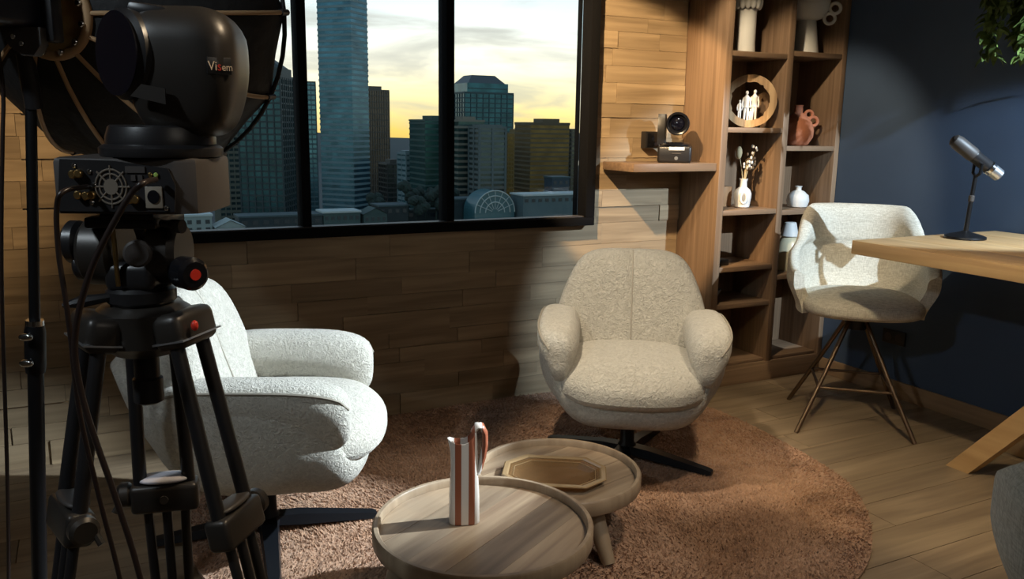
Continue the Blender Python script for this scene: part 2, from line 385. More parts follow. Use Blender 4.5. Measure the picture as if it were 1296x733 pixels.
# window: black frame, two mullions, three panes, sill
win = thing('window_1', None, None, (0, 0, 0), kind='structure')
FY0, FY1 = 3.955, 4.10
fw = .058
for n_, a, b in (('frame_rail', (WX0, FY0, WZ0), (WX1, FY1, WZ0+.045)), ('frame_rail', (WX0, FY0, WZ1-fw), (WX1, FY1, WZ1)),
                 ('frame_stile', (WX0, FY0, WZ0+.0455), (WX0+fw, FY1, WZ1-fw-.0005)), ('frame_stile', (WX1-fw, FY0, WZ0+.0455), (WX1, FY1, WZ1-fw-.0005))):
    m_ = MB(); m_.span(a, b, .003); m_.build(n_, M_FRAME, win)
for xm in (.928, 1.663):
    m_ = MB(); m_.span((xm-.021, 3.985, WZ0+.0455), (xm+.021, 4.10, WZ1-fw-.0005), .003); m_.build('mullion', M_FRAME, win)
for xa, xb in ((WX0+fw, .907), (.949, 1.642), (1.684, WX1-fw)):
    m_ = MB(); m_.span((xa, 4.045, WZ0+.046), (xb, 4.049, WZ1-fw-.001)); m_.build('pane', M_PANE, win, smooth=0)
m_ = MB(); m_.span((WX0+fw, 3.975, WZ0+.0455), (WX1-fw, 4.04, WZ0+.052)); m_.build('sill', M_GREYP, win)

# socket on the blue wall
so = thing('wall_socket', 'small black wall socket low on the dark blue wall', 'socket', (XR, 3.18, .345))
m_ = MB(); m_.box((-.006, 0, 0), (.012, .15, .08), None, .003); m_.build('cover_plate', M_BLACK, so)
for dy in (-.036, .036): MB().disc((-.0125, dy, 0), (-1, 0, 0), .024, .002, 20).build('outlet', M_GREYP, so)

# ================================================================== bookcase
BX0, BX1, BY0, BY1, BZ1 = 3.162, 4.076, 3.70, 4.045, 2.66
bc = thing('bookcase', 'tall brown oak bookcase of open compartments in the corner by the blue wall', 'bookcase', (BX0, BY0, 0))
def bpart(n_, a, b, mat=M_CASE, bev=.0015):
    m_ = MB(); m_.span([p-q for p, q in zip(a, (BX0, BY0, 0))], [p-q for p, q in zip(b, (BX0, BY0, 0))], bev); return m_.build(n_, mat, bc)
bpart('side_panel', (BX0, BY0, 0), (BX0+.046, BY1, BZ1)); bpart('side_panel', (BX1-.036, BY0, 0), (BX1, BY1, BZ1))
bpart('divider', (3.613, BY0, .121), (3.655, BY1-.013, BZ1-.0405))
bpart('top_panel', (BX0+.0465, BY0, BZ1-.04), (BX1-.0365, BY1, BZ1), M_CASEH)
bpart('back_panel', (BX0+.0465, BY1-.012, .0), (BX1-.0365, BY1, BZ1-.0405))
bpart('plinth', (BX0+.0465, BY0, 0), (BX1-.0365, BY0+.022, .12), M_CASEH)
CL, CR_ = (BX0+.0465, 3.6125), (3.6555, BX1-.0365)
for zt in (1.925, 1.512, 1.047, .718, .498): bpart('shelf', (CL[0], BY0+.003, zt-.028), (CL[1], BY1-.013, zt), M_CASEH)
for zt in (1.945, 1.41, 1.036, .648): bpart('shelf', (CR_[0], BY0+.003, zt-.028), (CR_[1], BY1-.013, zt), M_CASEH)
for (a, b) in (CL, CR_):
    bpart('shelf', (a, BY0+.023, .1205), (b, BY1-.013, .138), M_CASEH); bpart('shelf', (a, BY0+.003, 2.36), (b, BY1-.013, 2.388), M_CASEH)

# things on its shelves
def lathe_obj(name, prof, mat, loc, label, cat, seg=32, group=None):
    o = MB().lathe(prof, seg).build(name, mat, None, 45, label); o.location = loc; tag(o, None, cat, group); return o
t = thing('column_vase', 'tall white glazed column vase with a wide ribbed rim on the top-left compartment shelf', 'vase', (3.415, 3.84, 1.925))
MB().lathe([(.05, 0), (.058, .006), (.055, .06), (.055, .235), (.056, .24), (.046, .24), (.046, .02), (0, .02)]).build('body', M_CERW, t)
m_ = MB()
for j in range(14):
    a = 2*PI*j/14; m_.blob((.068*math.cos(a), .068*math.sin(a), .283), (.018, .018, .045), 2.2, 3)
m_.build('ribbed_rim', M_CERW, t)
t = thing('footed_vase', 'cream vase on a tapering conical foot with stacked ring handles', 'vase', (3.885, 3.85, 1.945), -.65)
MB().lathe([(.078, 0), (.082, .004), (.056, .185), (.05, .2), (.05, .19), (.0, .19)]).build('foot', M_CERW, t)
MB().lathe([(.05, .192), (.085, .205), (.118, .25), (.128, .31), (.118, .37), (.085, .405), (.078, .41), (.078, .40), (.108, .36), (.115, .31), (.1, .25), (0, .21)]).build('bowl', M_CERW, t)
for cx_, cz_ in ((.128, .205), (.155, .262)):
    MB().tube([(cx_+.03*math.cos(a), 0, cz_+.03*math.sin(a)) for a in [2*PI*j/22 for j in range(22)]], .0105, 8, closed=True).build('ring_handle', M_CERW, t)
# wooden ring with white family figures
t = thing('ring_sculpture', 'round wooden ring sculpture framing white standing family figures', 'sculpture', (3.475, 3.835, 1.512), -R(42))
m_ = MB(); rows = []
rg = random.Random(4); ns = 48
inn = [.108 + .010*noise.noise(Vector((math.cos(2*PI*j/ns)*2.1, math.sin(2*PI*j/ns)*2.1, 3))) + (.012 if j % 7 == 0 else 0)*rg.random() for j in range(ns)]
for rad, yy in (('o', -.022), ('o', .022), ('i', .022), ('i', -.022), ('o', -.022)):
    rows.append([((.15 if rad == 'o' else inn[j])*math.cos(2*PI*j/ns), yy, .151+(.15 if rad == 'o' else inn[j])*math.sin(2*PI*j/ns)) for j in range(ns)])
m_.grid(rows, True); bmesh.ops.remove_doubles(m_.bm, verts=m_.bm.verts, dist=1e-5); m_.build('wooden_ring', M_BARK, t, 30)
def figure(x, h, flip=1):
    m_ = MB(); s_ = h/.2; z0 = .151-math.sqrt(max(0, .108**2-x*x))-.006
    for d in (-.011, .011): m_.tube([(x+d*s_, 0, z0), (x+d*s_*.9, 0, z0+.05*s_), (x+d*s_*.7, 0, z0+.10*s_)], [.007*s_, .008*s_, .011*s_], 8)
    m_.tube([(x, 0, z0+.088*s_), (x, 0, z0+.115*s_), (x, 0, z0+.155*s_), (x, 0, z0+.166*s_), (x, 0, z0+.176*s_)], [.019*s_, .016*s_, .021*s_, .012*s_, .006*s_], 10)
    m_.blob((x, 0, z0+.188*s_), (.0105*s_, .0115*s_, .014*s_), 2, 4)
    for d in (-1, 1): m_.tube([(x+d*.019*s_, 0, z0+.155*s_), (x+d*.027*s_, -.003, z0+.12*s_), (x+d*.024*s_, -.006, z0+.088*s_)], [.0065*s_, .006*s_, .005*s_], 7)
    m_.build('figure', M_CERM, t)
figure(-.018, .17); figure(.026, .175); figure(-.055, .105); figure(.006, .07)
# vase with dried flowers
t = thing('flower_vase', 'white bottle vase with an oval dimple holding dried flowers', 'vase', (3.462, 3.83, 1.047), -.6)
MB().lathe([(.034, 0), (.042, .006), (.05, .06), (.05, .085), (.042, .105), (.022, .122), (.02, .155), (.026, .17), (.02, .17), (.015, .15), (0, .12)], 28).build('bottle', M_CERM, t)
MB().tube([(.017*math.cos(a), -.048, .06+.03*math.sin(a)) for a in [2*PI*j/20 for j in range(20)]], .007, 8, closed=True).build('dimple_rim', M_CERM, t)
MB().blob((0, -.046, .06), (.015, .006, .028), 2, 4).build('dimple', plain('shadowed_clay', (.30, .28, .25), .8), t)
rf = random.Random(9)
for j in range(9):
    ax, ay = rf.uniform(-.05, .075), rf.uniform(-.03, .03); hz = rf.uniform(.26, .35)
    st = MB().tube([(0, 0, .12), (ax*.35, ay*.35, .21), (ax, ay, hz)], .0022, 5).build('stem', M_STRAW, t)
    if ax < .0: MB().blob((ax, ay, hz), (.018, .018, .038), 2, 4).build('seed_head', M_STRAW, st)
    else:
        q = MB()
        for k in range(7): q.blob((ax+rf.uniform(-.02, .02), ay+rf.uniform(-.012, .012), hz+rf.uniform(-.04, .03)), (.006, .006, .010), 2, 2)
        q.build('blossom', M_CERM if j % 2 else M_SEED, st)
m_ = MB(); m_.box((0, 0, .06), (.075, .07, .12), None, .004); o = m_.build('wooden_block', M_BOX, None, 40, 'small upright brown wooden block behind the flower vase'); o.location = (3.40, 3.93, 1.047); tag(o, None, 'block')
# terracotta vase
t = thing('terracotta_vase', 'round terracotta vase with looped handles on one side', 'vase', (3.875, 3.85, 1.41), -.6)
MB().lathe([(.05, 0), (.07, .008), (.094, .05), (.098, .09), (.082, .14), (.05, .175), (.027, .195), (.024, .232), (.029, .24), (.02, .24), (.018, .2), (0, .16)]).build('body', M_TERRA, t)
for cx_, cz_, rr_ in ((.062, .185, .022), (.09, .145, .026)):
    MB().tube([(cx_+rr_*math.cos(a), 0, cz_+rr_*math.sin(a)) for a in [2*PI*j/18 for j in range(18)]], .0095, 8, closed=True).build('loop_handle', M_TERRA, t)
lathe_obj('bud_vase', [(.045, 0), (.058, .006), (.068, .04), (.062, .075), (.035, .098), (.017, .106), (.017, .122), (.023, .13), (.016, .13), (.012, .11), (0, .09)], M_CERM, (3.905, 3.83, 1.036), 'small squat white vase with a narrow neck on the shelf above the stool', 'vase')
t = thing('cream_jar', 'cream dome-shaped jar with a pale conical top half hidden behind the stool', 'jar', (3.86, 3.83, .648))
MB().lathe([(.075, 0), (.08, .006), (.081, .06), (.078, .12), (.066, .17), (.046, .205), (.04, .21), (0, .21)]).build('body', M_CERC, t)
MB().lathe([(.052, .2105), (.054, .214), (.036, .295), (.03, .298), (0, .298)]).build('top', M_CERM, t)
m_ = MB(); m_.box((0, 0, .018), (.10, .07, .034), None, .006); o = m_.build('black_case', M_BLACK, None, 40, 'small flat black case on the left compartment shelf'); o.location = (3.285, 3.80, .718); tag(o, None, 'case')
lathe_obj('grey_bowl', [(.03, 0), (.035, .004), (.06, .05), (.066, .065), (.06, .065), (.05, .04), (0, .012)], plain('grey_stoneware', (.24, .24, .24), .6), (3.285, 3.86, .498), 'small grey bowl on the low shelf beneath the black case', 'bowl')

# ================================================================== wall shelf and small remote camera
t = MB(); t.span((2.60, 3.72, 1.270), (3.161, 4.02, 1.314), .002); o = t.build('wall_shelf', M_CASEH, None, 40, 'short brown wooden shelf fixed between the board wall and the bookcase side'); tag(o, None, 'shelf')
t = thing('remote_camera', 'small black motorised camera standing on the short wall shelf', 'camera', (2.95, 3.83, 1.3145), -R(40))
m_ = MB(); m_.box((0, 0, .047), (.185, .15, .092), None, .014, 3); bd = m_.build('base', M_BLACK, t)
m_ = MB(); m_.box((.012, -.0765, .078), (.085, .003, .018), None, .001); m_.build('label_strip', M_LABEL, bd)
m_ = MB(); m_.box((.012, -.0765, .052), (.05, .003, .005)); m_.build('status_window', M_GREYP, bd)
m_ = MB(); m_.disc((.012, -.0745, .026), (0, -1, 0), .010, .003, 16); m_.build('badge', M_SILVER, bd)
MB().lathe([(.086, .0925), (.086, .10), (.07, .112), (.0, .112)], 32).build('turntable', M_BLACKG, t)
m_ = MB(); m_.prism([(-.045, 0), (.045, 0), (.05, .06), (.05, .125), (.03, .165), (-.03, .165), (-.05, .125), (-.05, .06)], .045, Matrix.Translation((-.098, 0, .1)) @ Matrix.Rotation(R(90), 4, 'Z') @ Matrix.Rotation(R(90), 4, 'X'), .008)
m_.build('yoke_arm', M_BLACK, t)
hd = MB().disc((.012, .05, .212), (0, -1, 0), .062, .12, 36, .012).build('camera_head', M_BLACK, t)
m_ = MB(); m_.lathe([(.060, 0), (.063, .004), (.063, .022), (.058, .026), (.05, .024), (.05, .004), (0, .004)], 36, Matrix.Translation((.012, -.069, .212)) @ Matrix.Rotation(R(90), 4, 'X')); m_.build('lens_ring', M_BLACKG, hd)
m_ = MB(); m_.lathe([(.038, 0), (.034, .005), (.02, .010), (0, .012)], 28, Matrix.Translation((.012, -.0735, .212)) @ Matrix.Rotation(R(90), 4, 'X')); m_.build('lens', M_LENS, hd)
t = thing('wall_box', 'small square black junction box on the board wall behind the small camera', 'box', (2.905, 4.03, 1.435))
m_ = MB(); m_.box((0, -.025, 0), (.095, .05, .095), None, .004); m_.build('housing', M_BLACK, t)
m_ = MB(); m_.box((0, -.052, 0), (.075, .004, .075), None, .001); m_.build('lid', M_BLACKG, t)

# ================================================================== rug
OUT = [(2.258, 1.80), (2.575, 2.02), (2.80, 2.29), (2.895, 2.55), (2.96, 3.02), (2.955, 3.36), (2.90, 3.60), (2.70, 3.86), (2.31, 3.995), (1.6, 4.01), (.95, 3.93), (.5, 3.66), (.27, 3.25), (.24, 2.83), (.40, 2.36), (.78, 1.97), (1.25, 1.74), (1.80, 1.69)]
def closed_spline(P, m):
    P = np.array(P); n = len(P); out = []
    for i in range(n):
        a, b, c, d = P[(i-1) % n], P[i], P[(i+1) % n], P[(i+2) % n]
        for k in range(m):
            u = k/m; out.append(.5*((2*b)+(-a+c)*u+(2*a-5*b+4*c-d)*u*u+(-a+3*b-3*c+d)*u**3))
    return np.array(out)
RO = closed_spline(OUT, 8); RC = np.array([1.6, 2.85])
rug = thing('shag_rug', 'large rounded rust-brown shag rug under the armchairs and round tables', 'rug', (RC[0], RC[1], 0))
m_ = MB(); m_.prism([tuple(p-RC) for p in RO], .012); m_.build('backing', M_RUG, rug, 0)
rng = np.random.default_rng(3)
ang = np.arctan2(RO[:, 1]-RC[1], RO[:, 0]-RC[0]); rad = np.hypot(RO[:, 0]-RC[0], RO[:, 1]-RC[1]); od = np.argsort(ang)
NT = 150000
pt = rng.uniform((-1.45, -1.25), (1.45, 1.25), (NT, 2)); pa = np.arctan2(pt[:, 1], pt[:, 0])
keep = np.hypot(pt[:, 0], pt[:, 1]) < np.interp(pa, ang[od], rad[od], period=2*PI)-.004
pt = pt[keep]; n_ = len(pt)
hgt = rng.uniform(.006, .014, n_); az = rng.uniform(0, 2*PI, n_)
flow = np.stack([np.sin(pt[:, 0]*3.1+1.3*np.sin(pt[:, 1]*4.2)), np.cos(pt[:, 1]*2.7+1.7*np.sin(pt[:, 0]*3.3))], 1)*.010
ln_ = flow + rng.normal(0, .007, (n_, 2)); wv = np.stack([np.cos(az), np.sin(az)], 1)*rng.uniform(.0035, .006, (n_, 1))
V = np.zeros((n_, 3, 3)); V[:, 0, :2] = pt-wv; V[:, 1, :2] = pt+wv; V[:, 2, :2] = pt+ln_; V[:, :2, 2] = .010; V[:, 2, 2] = .010+hgt
me = bpy.data.meshes.new('pile'); me.vertices.add(n_*3); me.vertices.foreach_set('co', V.ravel())
me.loops.add(n_*3); me.loops.foreach_set('vertex_index', np.arange(n_*3, dtype=np.int32))
me.polygons.add(n_); me.polygons.foreach_set('loop_start', np.arange(0, n_*3, 3, dtype=np.int32)); me.polygons.foreach_set('loop_total', np.full(n_, 3, dtype=np.int32))
me.update(calc_edges=True); me.materials.append(M_RUG)
o = bpy.data.objects.new('pile', me); COL.objects.link(o); o.parent = rug; o['kind'] = 'stuff'
RUGZ = .018

# ================================================================== armchairs
def armchair(loc, rz, base_az, label):
    t = thing('swivel_armchair', label, 'armchair', loc, rz, 'cream swivel armchairs on the rug')
    # outer shell: a bucket whose rim is low in front, rises early and stays level along the arms
    def rim(ph):                                    # ph = 0 at the front, pi at the back
        c = -math.cos(ph)
        return .352 + .248*smoothstep(-.97, -.45, c) + .09*smoothstep(.35, .95, c)
    m_ = MB(); nph, ntt = 64, 12; rows = []
    def spt(ph, tt, off=0):
        s_ = (1-(1-tt)**2.3)**(1/1.6) if tt < 1 else 1
        e = 2/3.0
        cx, cy = math.sin(ph), -math.cos(ph)
        z = .205 + (rim(ph)-.205)*tt**1.55
        bk = smoothstep(.2, .9, cy)
        x = math.copysign(abs(cx)**e, cx)*(.405+off)*s_; yv = math.copysign(abs(cy)**e, cy)*(.385+off)*s_
        yv += max(0, z-.42)*.30*(1 if yv > 0 else .1)
        x *= 1 + .02*math.sin(PI*min(1, max(0, (z-.3)/.35))) - .10*bk
        return (x, yv, z-off*.25)
    for i in range(ntt+1): rows.append([spt(2*PI*j/nph, max(.02, i/ntt)) for j in range(nph)])
    for i in range(3):                                # rolled rim, then down the inside
        off = (-.018, -.042, -.05)[i]; dz = (.014, .010, -.02)[i]
        rows.append([tuple(Vector(spt(2*PI*j/nph, 1, off)) + Vector((0, 0, dz))) for j in range(nph)])
    for i in range(ntt-2, 2, -1): rows.append([tuple(Vector(spt(2*PI*j/nph, i/ntt, -.05))+Vector((0, 0, .03))) for j in range(nph)])
    m_.grid(rows, True, True, True); m_.build('shell', M_BOUCLE, t, 80)
    # seat cushion
    def seat_fn(u):
        x, yv, z = u
        w = 1 - .10*smoothstep(.2, 1, yv)
        z2 = z + (.24*(1-x*x)*(1-yv*yv) if z > 0 else 0) - .26*smoothstep(-.55, -1.05, yv)*(1 if z > -.2 else .2)
        return (x*w, yv - .05*(1-x*x)*(1 if yv < 0 else 0), z2)
    m_ = MB(); m_.blob((0, -.085, .422), (.340, .335, .096), 3.0, 16, seat_fn); m_.build('seat_cushion', M_BOUCLE, t, 80)
    # back cushion: flat top, rounded shoulders, a thin centre seam
    def back_fn(u):
        x, yv, z = u
        w = 1.06 - .19*smoothstep(-.15, .85, z) - .10*smoothstep(-.6, -1, z)
        yy = yv - .24*(x*x)*(1 if yv < .4 else .5) + (.10*math.exp(-(x/.05)**2)*smoothstep(-.55, .3, z) if yv < 0 else 0)
        return (x*w, yy, z)
    m_ = MB(); m_.blob((0, .235, .632), (.325, .118, .295), 3.9, 40, back_fn, rotX(-R(15))); bk_ = m_.build('back_cushion', M_BOUCLE, t, 80)
    rx_ = rotX(-R(15)); sp_ = []
    for k in range(17):
        z = -.45 + 1.40*k/16; u = Vector(back_fn(Vector((0, -max(.02, 1-abs(z)**3.9)**(1/3.9), z)))); sp_.append(Vector((0, .235, .632)) + rx_ @ Vector((0, u.y*.118-.002, u.z*.295)))
    MB().tube(sp_, .0035, 6).build('centre_seam', M_SEAM2, bk_)
    # arm pads: blocky, wide on top, coming to a point low in front
    for sd in (-1, 1):
        def arm_fn(u):
            x, yv, z = u
            fr = smoothstep(.1, -1, yv)
            nar = 1.08 - .62*smoothstep(.35, -1, z)
            return (x*nar + sd*.20*z - sd*.05*fr, yv, z*(1+.10*fr) - .12*fr)
        m_ = MB(); m_.blob((sd*.315, -.045, .556), (.084, .312, .122), 3.6, 16, arm_fn); pad = m_.build('arm_pad', M_BOUCLE, t, 80)
        pts = []
        for k in range(23):
            q = -1.0 + 1.85*k/22; q = max(-.992, q); lim = max(.002, (1-abs(q)**3.6))**(1/3.6)
            u = arm_fn((sd*.84*lim, q, .80*lim)); pts.append((sd*.315+u[0]*.084+sd*.003, -.045+u[1]*.312, .556+u[2]*.122+.003))
        MB().tube(pts, .005, 6).build('piping', M_SEAM, pad)
    # swivel base
    m_ = MB(); m_.lathe([(.05, .03), (.05, .05), (.032, .075), (.03, .19), (.045, .2), (.11, .205), (.11, .215)], 24); m_.build('column', M_NAVYM, t)
    for k in range(4):
        a = base_az + k*PI/2 - rz; d = Vector((math.cos(a), math.sin(a), 0)); p = Vector((-d.y, d.x, 0))
        m_ = MB(); g = []
        for s_, w, z0, z1 in ((.0, .036, .03, .062), (.12, .034, .018, .058), (.385, .024, .0, .022), (.40, .020, .0, .016)):
            g.append([d*s_+p*w+Vector((0, 0, z0)), d*s_-p*w+Vector((0, 0, z0)), d*s_-p*w*.8+Vector((0, 0, z1)), d*s_+p*w*.8+Vector((0, 0, z1))])
        m_.grid(g, True, True, True); m_.build('base_arm', M_NAVYM, t, 30)
    return t
armchair((2.13, 3.01, RUGZ), -R(33), R(-56.5), 'cream boucle swivel armchair beside the bookcase, facing the round tables')
armchair((.515, 2.98, RUGZ), R(66), R(-8.5), 'cream boucle swivel armchair behind the camera tripod')

# ================================================================== round tray tables
def tray_table(loc, zt, r, rz, nst, label, leg_az, splay):
    t = thing('tray_table', label, 'coffee table', loc, rz, 'round wooden tray tables')
    h0 = zt-.058; zf = zt-.026
    MB().lathe([(r-.020, h0), (r-.004, h0+.004), (r, h0+.012), (r, zt-.006), (r-.005, zt), (r-.016, zt), (r-.020, zt-.005), (r-.0205, zf-.004), (r-.0205, h0)], 72).build('rim', M_RIMW, t, 40)
    ri = r-.021; xs = [-ri + 2*ri*k/nst for k in range(nst+1)]
    for k in range(nst):
        a, b = xs[k]+.0006, xs[k+1]-.0006; top = []; bot = []
        for q in range(9):
            x = a+(b-a)*q/8; yv = math.sqrt(max(1e-6, ri*ri-x*x)); top.append((x, yv)); bot.append((x, -yv))
        MB().prism(bot + top[::-1], zf-h0-.004-(k % 2)*.0006, Matrix.Translation((0, 0, h0+.004))).build('stave', M_ACACIA, t, 0)
    for k in range(3):
        a = leg_az + k*2*PI/3 - rz; d = Vector((math.cos(a), math.sin(a), 0))
        MB().tube([d*(r*.66)+Vector((0, 0, h0+.003)), d*(r*.66+splay*.5)+Vector((0, 0, h0*.5)), d*(r*.66+splay)], [.036, .031, .023], 20).build('leg', M_RIMW, t)
    return t
tray_table((1.0, 2.14, RUGZ), .33-RUGZ, .333, R(-60), 5, 'larger round wooden tray table carrying the striped jug', R(30), .09)
tray_table((1.487, 2.535, RUGZ), .258-RUGZ, .308, R(-75), 5, 'smaller round wooden tray table carrying the amber glass dish', R(-84), .11)
# striped jug
t = thing('striped_jug', 'tall slim jug with white and brick-red vertical stripes on the front tray table', 'jug', (.965, 2.205, .3045), -R(20))
t.scale = (1, 1, 1.10)
m_ = MB(); rows = []; seg = 36
def jring(z, hw, hd, spout=0, e=3.6):
    out = []
    for j in range(seg):
        a = 2*PI*j/seg; c, s_ = math.cos(a), math.sin(a)
        x = math.copysign(abs(c)**(2/e), c)*hw; yv = math.copysign(abs(s_)**(2/e), s_)*hd; zz = z
        if spout: w_ = max(0, -c)**3; x -= spout*w_; yv *= 1-.55*w_*min(1, spout/.02); zz += .012*w_ - .018*max(0, c)**2*0 + .035*max(0, c)
        out.append((x, yv, zz))
    return out
for z, hw, hd, sp in ((0, .044, .030, 0), (.004, .047, .033, 0), (.08, .046, .033, 0), (.16, .041, .031, 0), (.20, .039, .030, .004), (.235, .037, .029, .014), (.236, .033, .025, .013), (.2, .037, .026, 0), (.05, .041, .028, 0)):
    rows.append(jring(z, hw, hd, sp))
m_.grid(rows, True, True, True); m_.build('body', M_STRIPE, t, 50)
m_ = MB(); g = [(.026, 0, .262), (.038, 0, .280), (.052, 0, .279), (.062, 0, .260), (.063, 0, .228), (.058, 0, .195), (.049, 0, .165), (.040, 0, .145)]
m_.tube(g, .022, 12, flat=((1, 0, 0), .42)); m_.build('handle', M_STRIPE, t, 60)
# amber dish
def octo(a, b, c, z): return [(-a, -b*c, z), (-a*.62, -b, z), (a*.62, -b, z), (a, -b*c, z), (a, b*c, z), (a*.62, b, z), (-a*.62, b, z), (-a, b*c, z)]
t = thing('glass_dish', 'amber glass dish of stretched octagon shape on the smaller tray table', 'dish', (1.462, 2.515, .2335), -R(32))
m_ = MB(); m_.grid([octo(.125, .078, .42, 0), octo(.166, .118, .42, .020), octo(.170, .122, .42, .024), octo(.160, .113, .42, .0235), octo(.135, .090, .42, .010), octo(.133, .088, .42, .0085), octo(.118, .072, .42, .004)], True, True, True)
dsh = m_.build('basin', M_AMBER, t, 20)
m_ = MB(); m_.grid([octo(.168, .120, .42, .0205), octo(.188, .138, .42, .022), octo(.190, .140, .42, .026), octo(.186, .136, .42, .029), octo(.172, .124, .42, .0285), octo(.166, .118, .42, .0245)], True); m_.build('rim', M_AMBERR, t, 20)
MB().tube(octo(.150, .103, .42, .0185), .0018, 6, closed=True).build('step_line', M_AMBERR, dsh)

# ================================================================== bar stools
def stool(loc, rz, foot_az, label):
    t = thing('bar_stool', label, 'stool', loc, rz, 'oatmeal bar stools')
    # wrap-around back: ph = 0 behind, grows towards the arms
    PH = R(112); nph, nz_ = 48, 26
    def pt_(ph, k, inner):
        a = abs(ph)/PH
        top = 1.105 - .30*smoothstep(.40, .98, a)
        z0 = .592; z = z0 + (top-z0)*k
        low_ = 1-smoothstep(.86, .95, z)
        fl = .86 + .16*smoothstep(.59, .76, z)
        crease = .020*math.exp(-((z-.905)/.016)**2)*(1-smoothstep(.62, .80, a))
        th = .058*(1-.5*abs(2*k-1)**8)
        tp_ = .055*(1-low_)*(1-.4*a)                       # the upper band narrows
        rx, ry = .352*fl-tp_, .300*fl
        if inner: rx -= th; ry -= th
        rx += crease*(.8 if inner else -.8); ry += crease*(.8 if inner else -.5)
        e = 2/2.7; sx_, cx_ = math.sin(ph), math.cos(ph)
        return Vector((math.copysign(abs(sx_)**e, sx_)*rx, math.copysign(abs(cx_)**e, cx_)*ry + .14*(z-.62)*max(0, math.cos(ph)) - .02, z))
    m_ = MB(); loop = []
    for i in range(nph+1):
        ph = -PH + 2*PH*i/nph
        col_ = [pt_(ph, k/nz_, False) for k in range(nz_+1)]
        mid = (pt_(ph, 1, False)+pt_(ph, 1, True))/2 + Vector((0, 0, .012))
        inn_ = [pt_(ph, k/nz_, True) for k in range(nz_, -1, -1)]
        loop.append(col_ + [mid] + inn_)
    m_.grid(loop, True, True, True); m_.build('backrest', M_TWEED, t, 80)
    def seat_fn(u):
        x, yv, z = u; return (x*(1-.05*yv), yv, z + (.22*(1-x*x)*(1-yv*yv) if z > 0 else 0) - .30*smoothstep(-.5, -1, yv)*0)
    m_ = MB(); m_.blob((0, -.045, .640), (.285, .285, .058), 3.0, 14, seat_fn); m_.build('seat', M_TWEED, t, 80)
    MB().tube([(.272*math.copysign(abs(math.cos(a))**.75, math.cos(a)), -.045+.272*math.copysign(abs(math.sin(a))**.75, math.sin(a)), .615) for a in [2*PI*j/44 for j in range(44)]], .006, 6, closed=True).build('piping', M_SEAM, t)
    MB().lathe([(.05, .50), (.055, .53), (.075, .56), (.15, .578), (.15, .586)], 28).build('hub', M_BLACKM, t)
    for k in range(4):
        a = foot_az + k*PI/2 - rz; d = Vector((math.cos(a), math.sin(a), 0))
        MB().tube([d*.045+Vector((0, 0, .565)), d*.21+Vector((0, 0, .288)), d*.392+Vector((0, 0, 0))], .0115, 12).build('leg', M_BRONZE, t)
        a2 = a + PI/2; d2 = Vector((math.cos(a2), math.sin(a2), 0)); rb = .25
        MB().tube([d*rb+Vector((0, 0, .218)), d2*rb+Vector((0, 0, .218))], .0075, 10).build('footrest_bar', M_BRONZE, t)
    return t
stool((3.505, 2.97, 0), -R(40), R(-86), 'oatmeal fabric bar stool with splayed bronze legs in front of the blue wall')
stool((1.735, .635, 0), R(130), R(-40), 'oatmeal fabric bar stool cut off at the lower right, its back turned to the rug')

# ================================================================== bar table
TZ = 1.02; TX0, TX1, TY0, TY1 = 3.055, 4.062, .35, 2.655
t = thing('bar_table', 'long oak bar table with slanting plank legs against the blue wall', 'table', (3.55, 1.5, 0))
nb = 4; wbd = (TX1-TX0)/nb
for k in range(nb):
    m_ = MB(); m_.span((TX0+wbd*k+.001-3.55, TY0-1.5, TZ-.062), (TX0+wbd*(k+1)-.001-3.55, TY1-1.5, TZ), .004); m_.build('top_board', M_TABLE, t)
for xc in (3.47, 3.88):
    for fy, ty in ((2.285, 1.52), (.72, 1.47)):
        m_ = MB(); w = .055; hw = .035; sgn = 1
        g = [[(xc+sx_*hw-3.55, y_+sy_*w-1.5, z_) for sx_, sy_ in ((-1, -1), (1, -1), (1, 1), (-1, 1))] for y_, z_ in ((fy, 0), (ty, TZ-.0905))]
        m_.grid(g, True, True, True); m_.build('slanted_leg', M_LEGW, t, 30)
    m_ = MB(); m_.span((xc-.04-3.55, 1.30-1.5, TZ-.09), (xc+.04-3.55, 1.70-1.5, TZ-.0625)); m_.build('top_bracket', M_LEGW, t)

# ================================================================== desk microphone
t = thing('desk_microphone', 'black desk microphone with a silver rear end on the bar table', 'microphone', (3.617, 2.503, TZ), -R(27))
MB().lathe([(.088, 0), (.09, .004), (.088, .012), (.06, .022), (.026, .03), (.016, .036), (.0, .036)], 36).build('base', M_BLACKM, t)
m_ = MB(); m_.tube([(0, 0, .03), (.004, 0, .10), (.016, 0, .29)], [.011, .010, .009], 14); m_.build('post', M_BLACKM, t)
m_ = MB(); m_.disc((.0078, 0, .17), (.06, 0, 1), .013, .03, 16, .003); m_.build('post_clutch', M_GREYP, t)
m_ = MB(); m_.tube([(.016, 0, .285), (.018, -.03, .30), (.022, -.034, .345)], .007, 8); m_.tube([(.016, 0, .285), (.018, .03, .30), (.022, .034, .345)], .007, 8); m_.build('yoke', M_BLACKM, t)
ax = Vector((-.80, .10, .60)).normalized(); q = ax.to_track_quat('Z', 'Y').to_matrix().to_4x4(); mc_ = Vector((.022, 0, .362))
bd = MB().lathe([(.0, -.055), (.026, -.055), (.029, -.05), (.029, .02), (.031, .024), (.031, .03), (.0, .03)], 28, Matrix.Translation(mc_) @ q).build('body', M_BLACK, t)
MB().lathe([(.031, .0305), (.033, .04), (.033, .125), (.028, .145), (.014, .155), (0, .157)], 28, Matrix.Translation(mc_) @ q).build('grille', M_GREYP, t)
MB().lathe([(0, -.122), (.024, -.122), (.029, -.117), (.030, -.056), (0, -.0555)], 28, Matrix.Translation(mc_) @ q).build('rear_shell', M_SILVER, t)
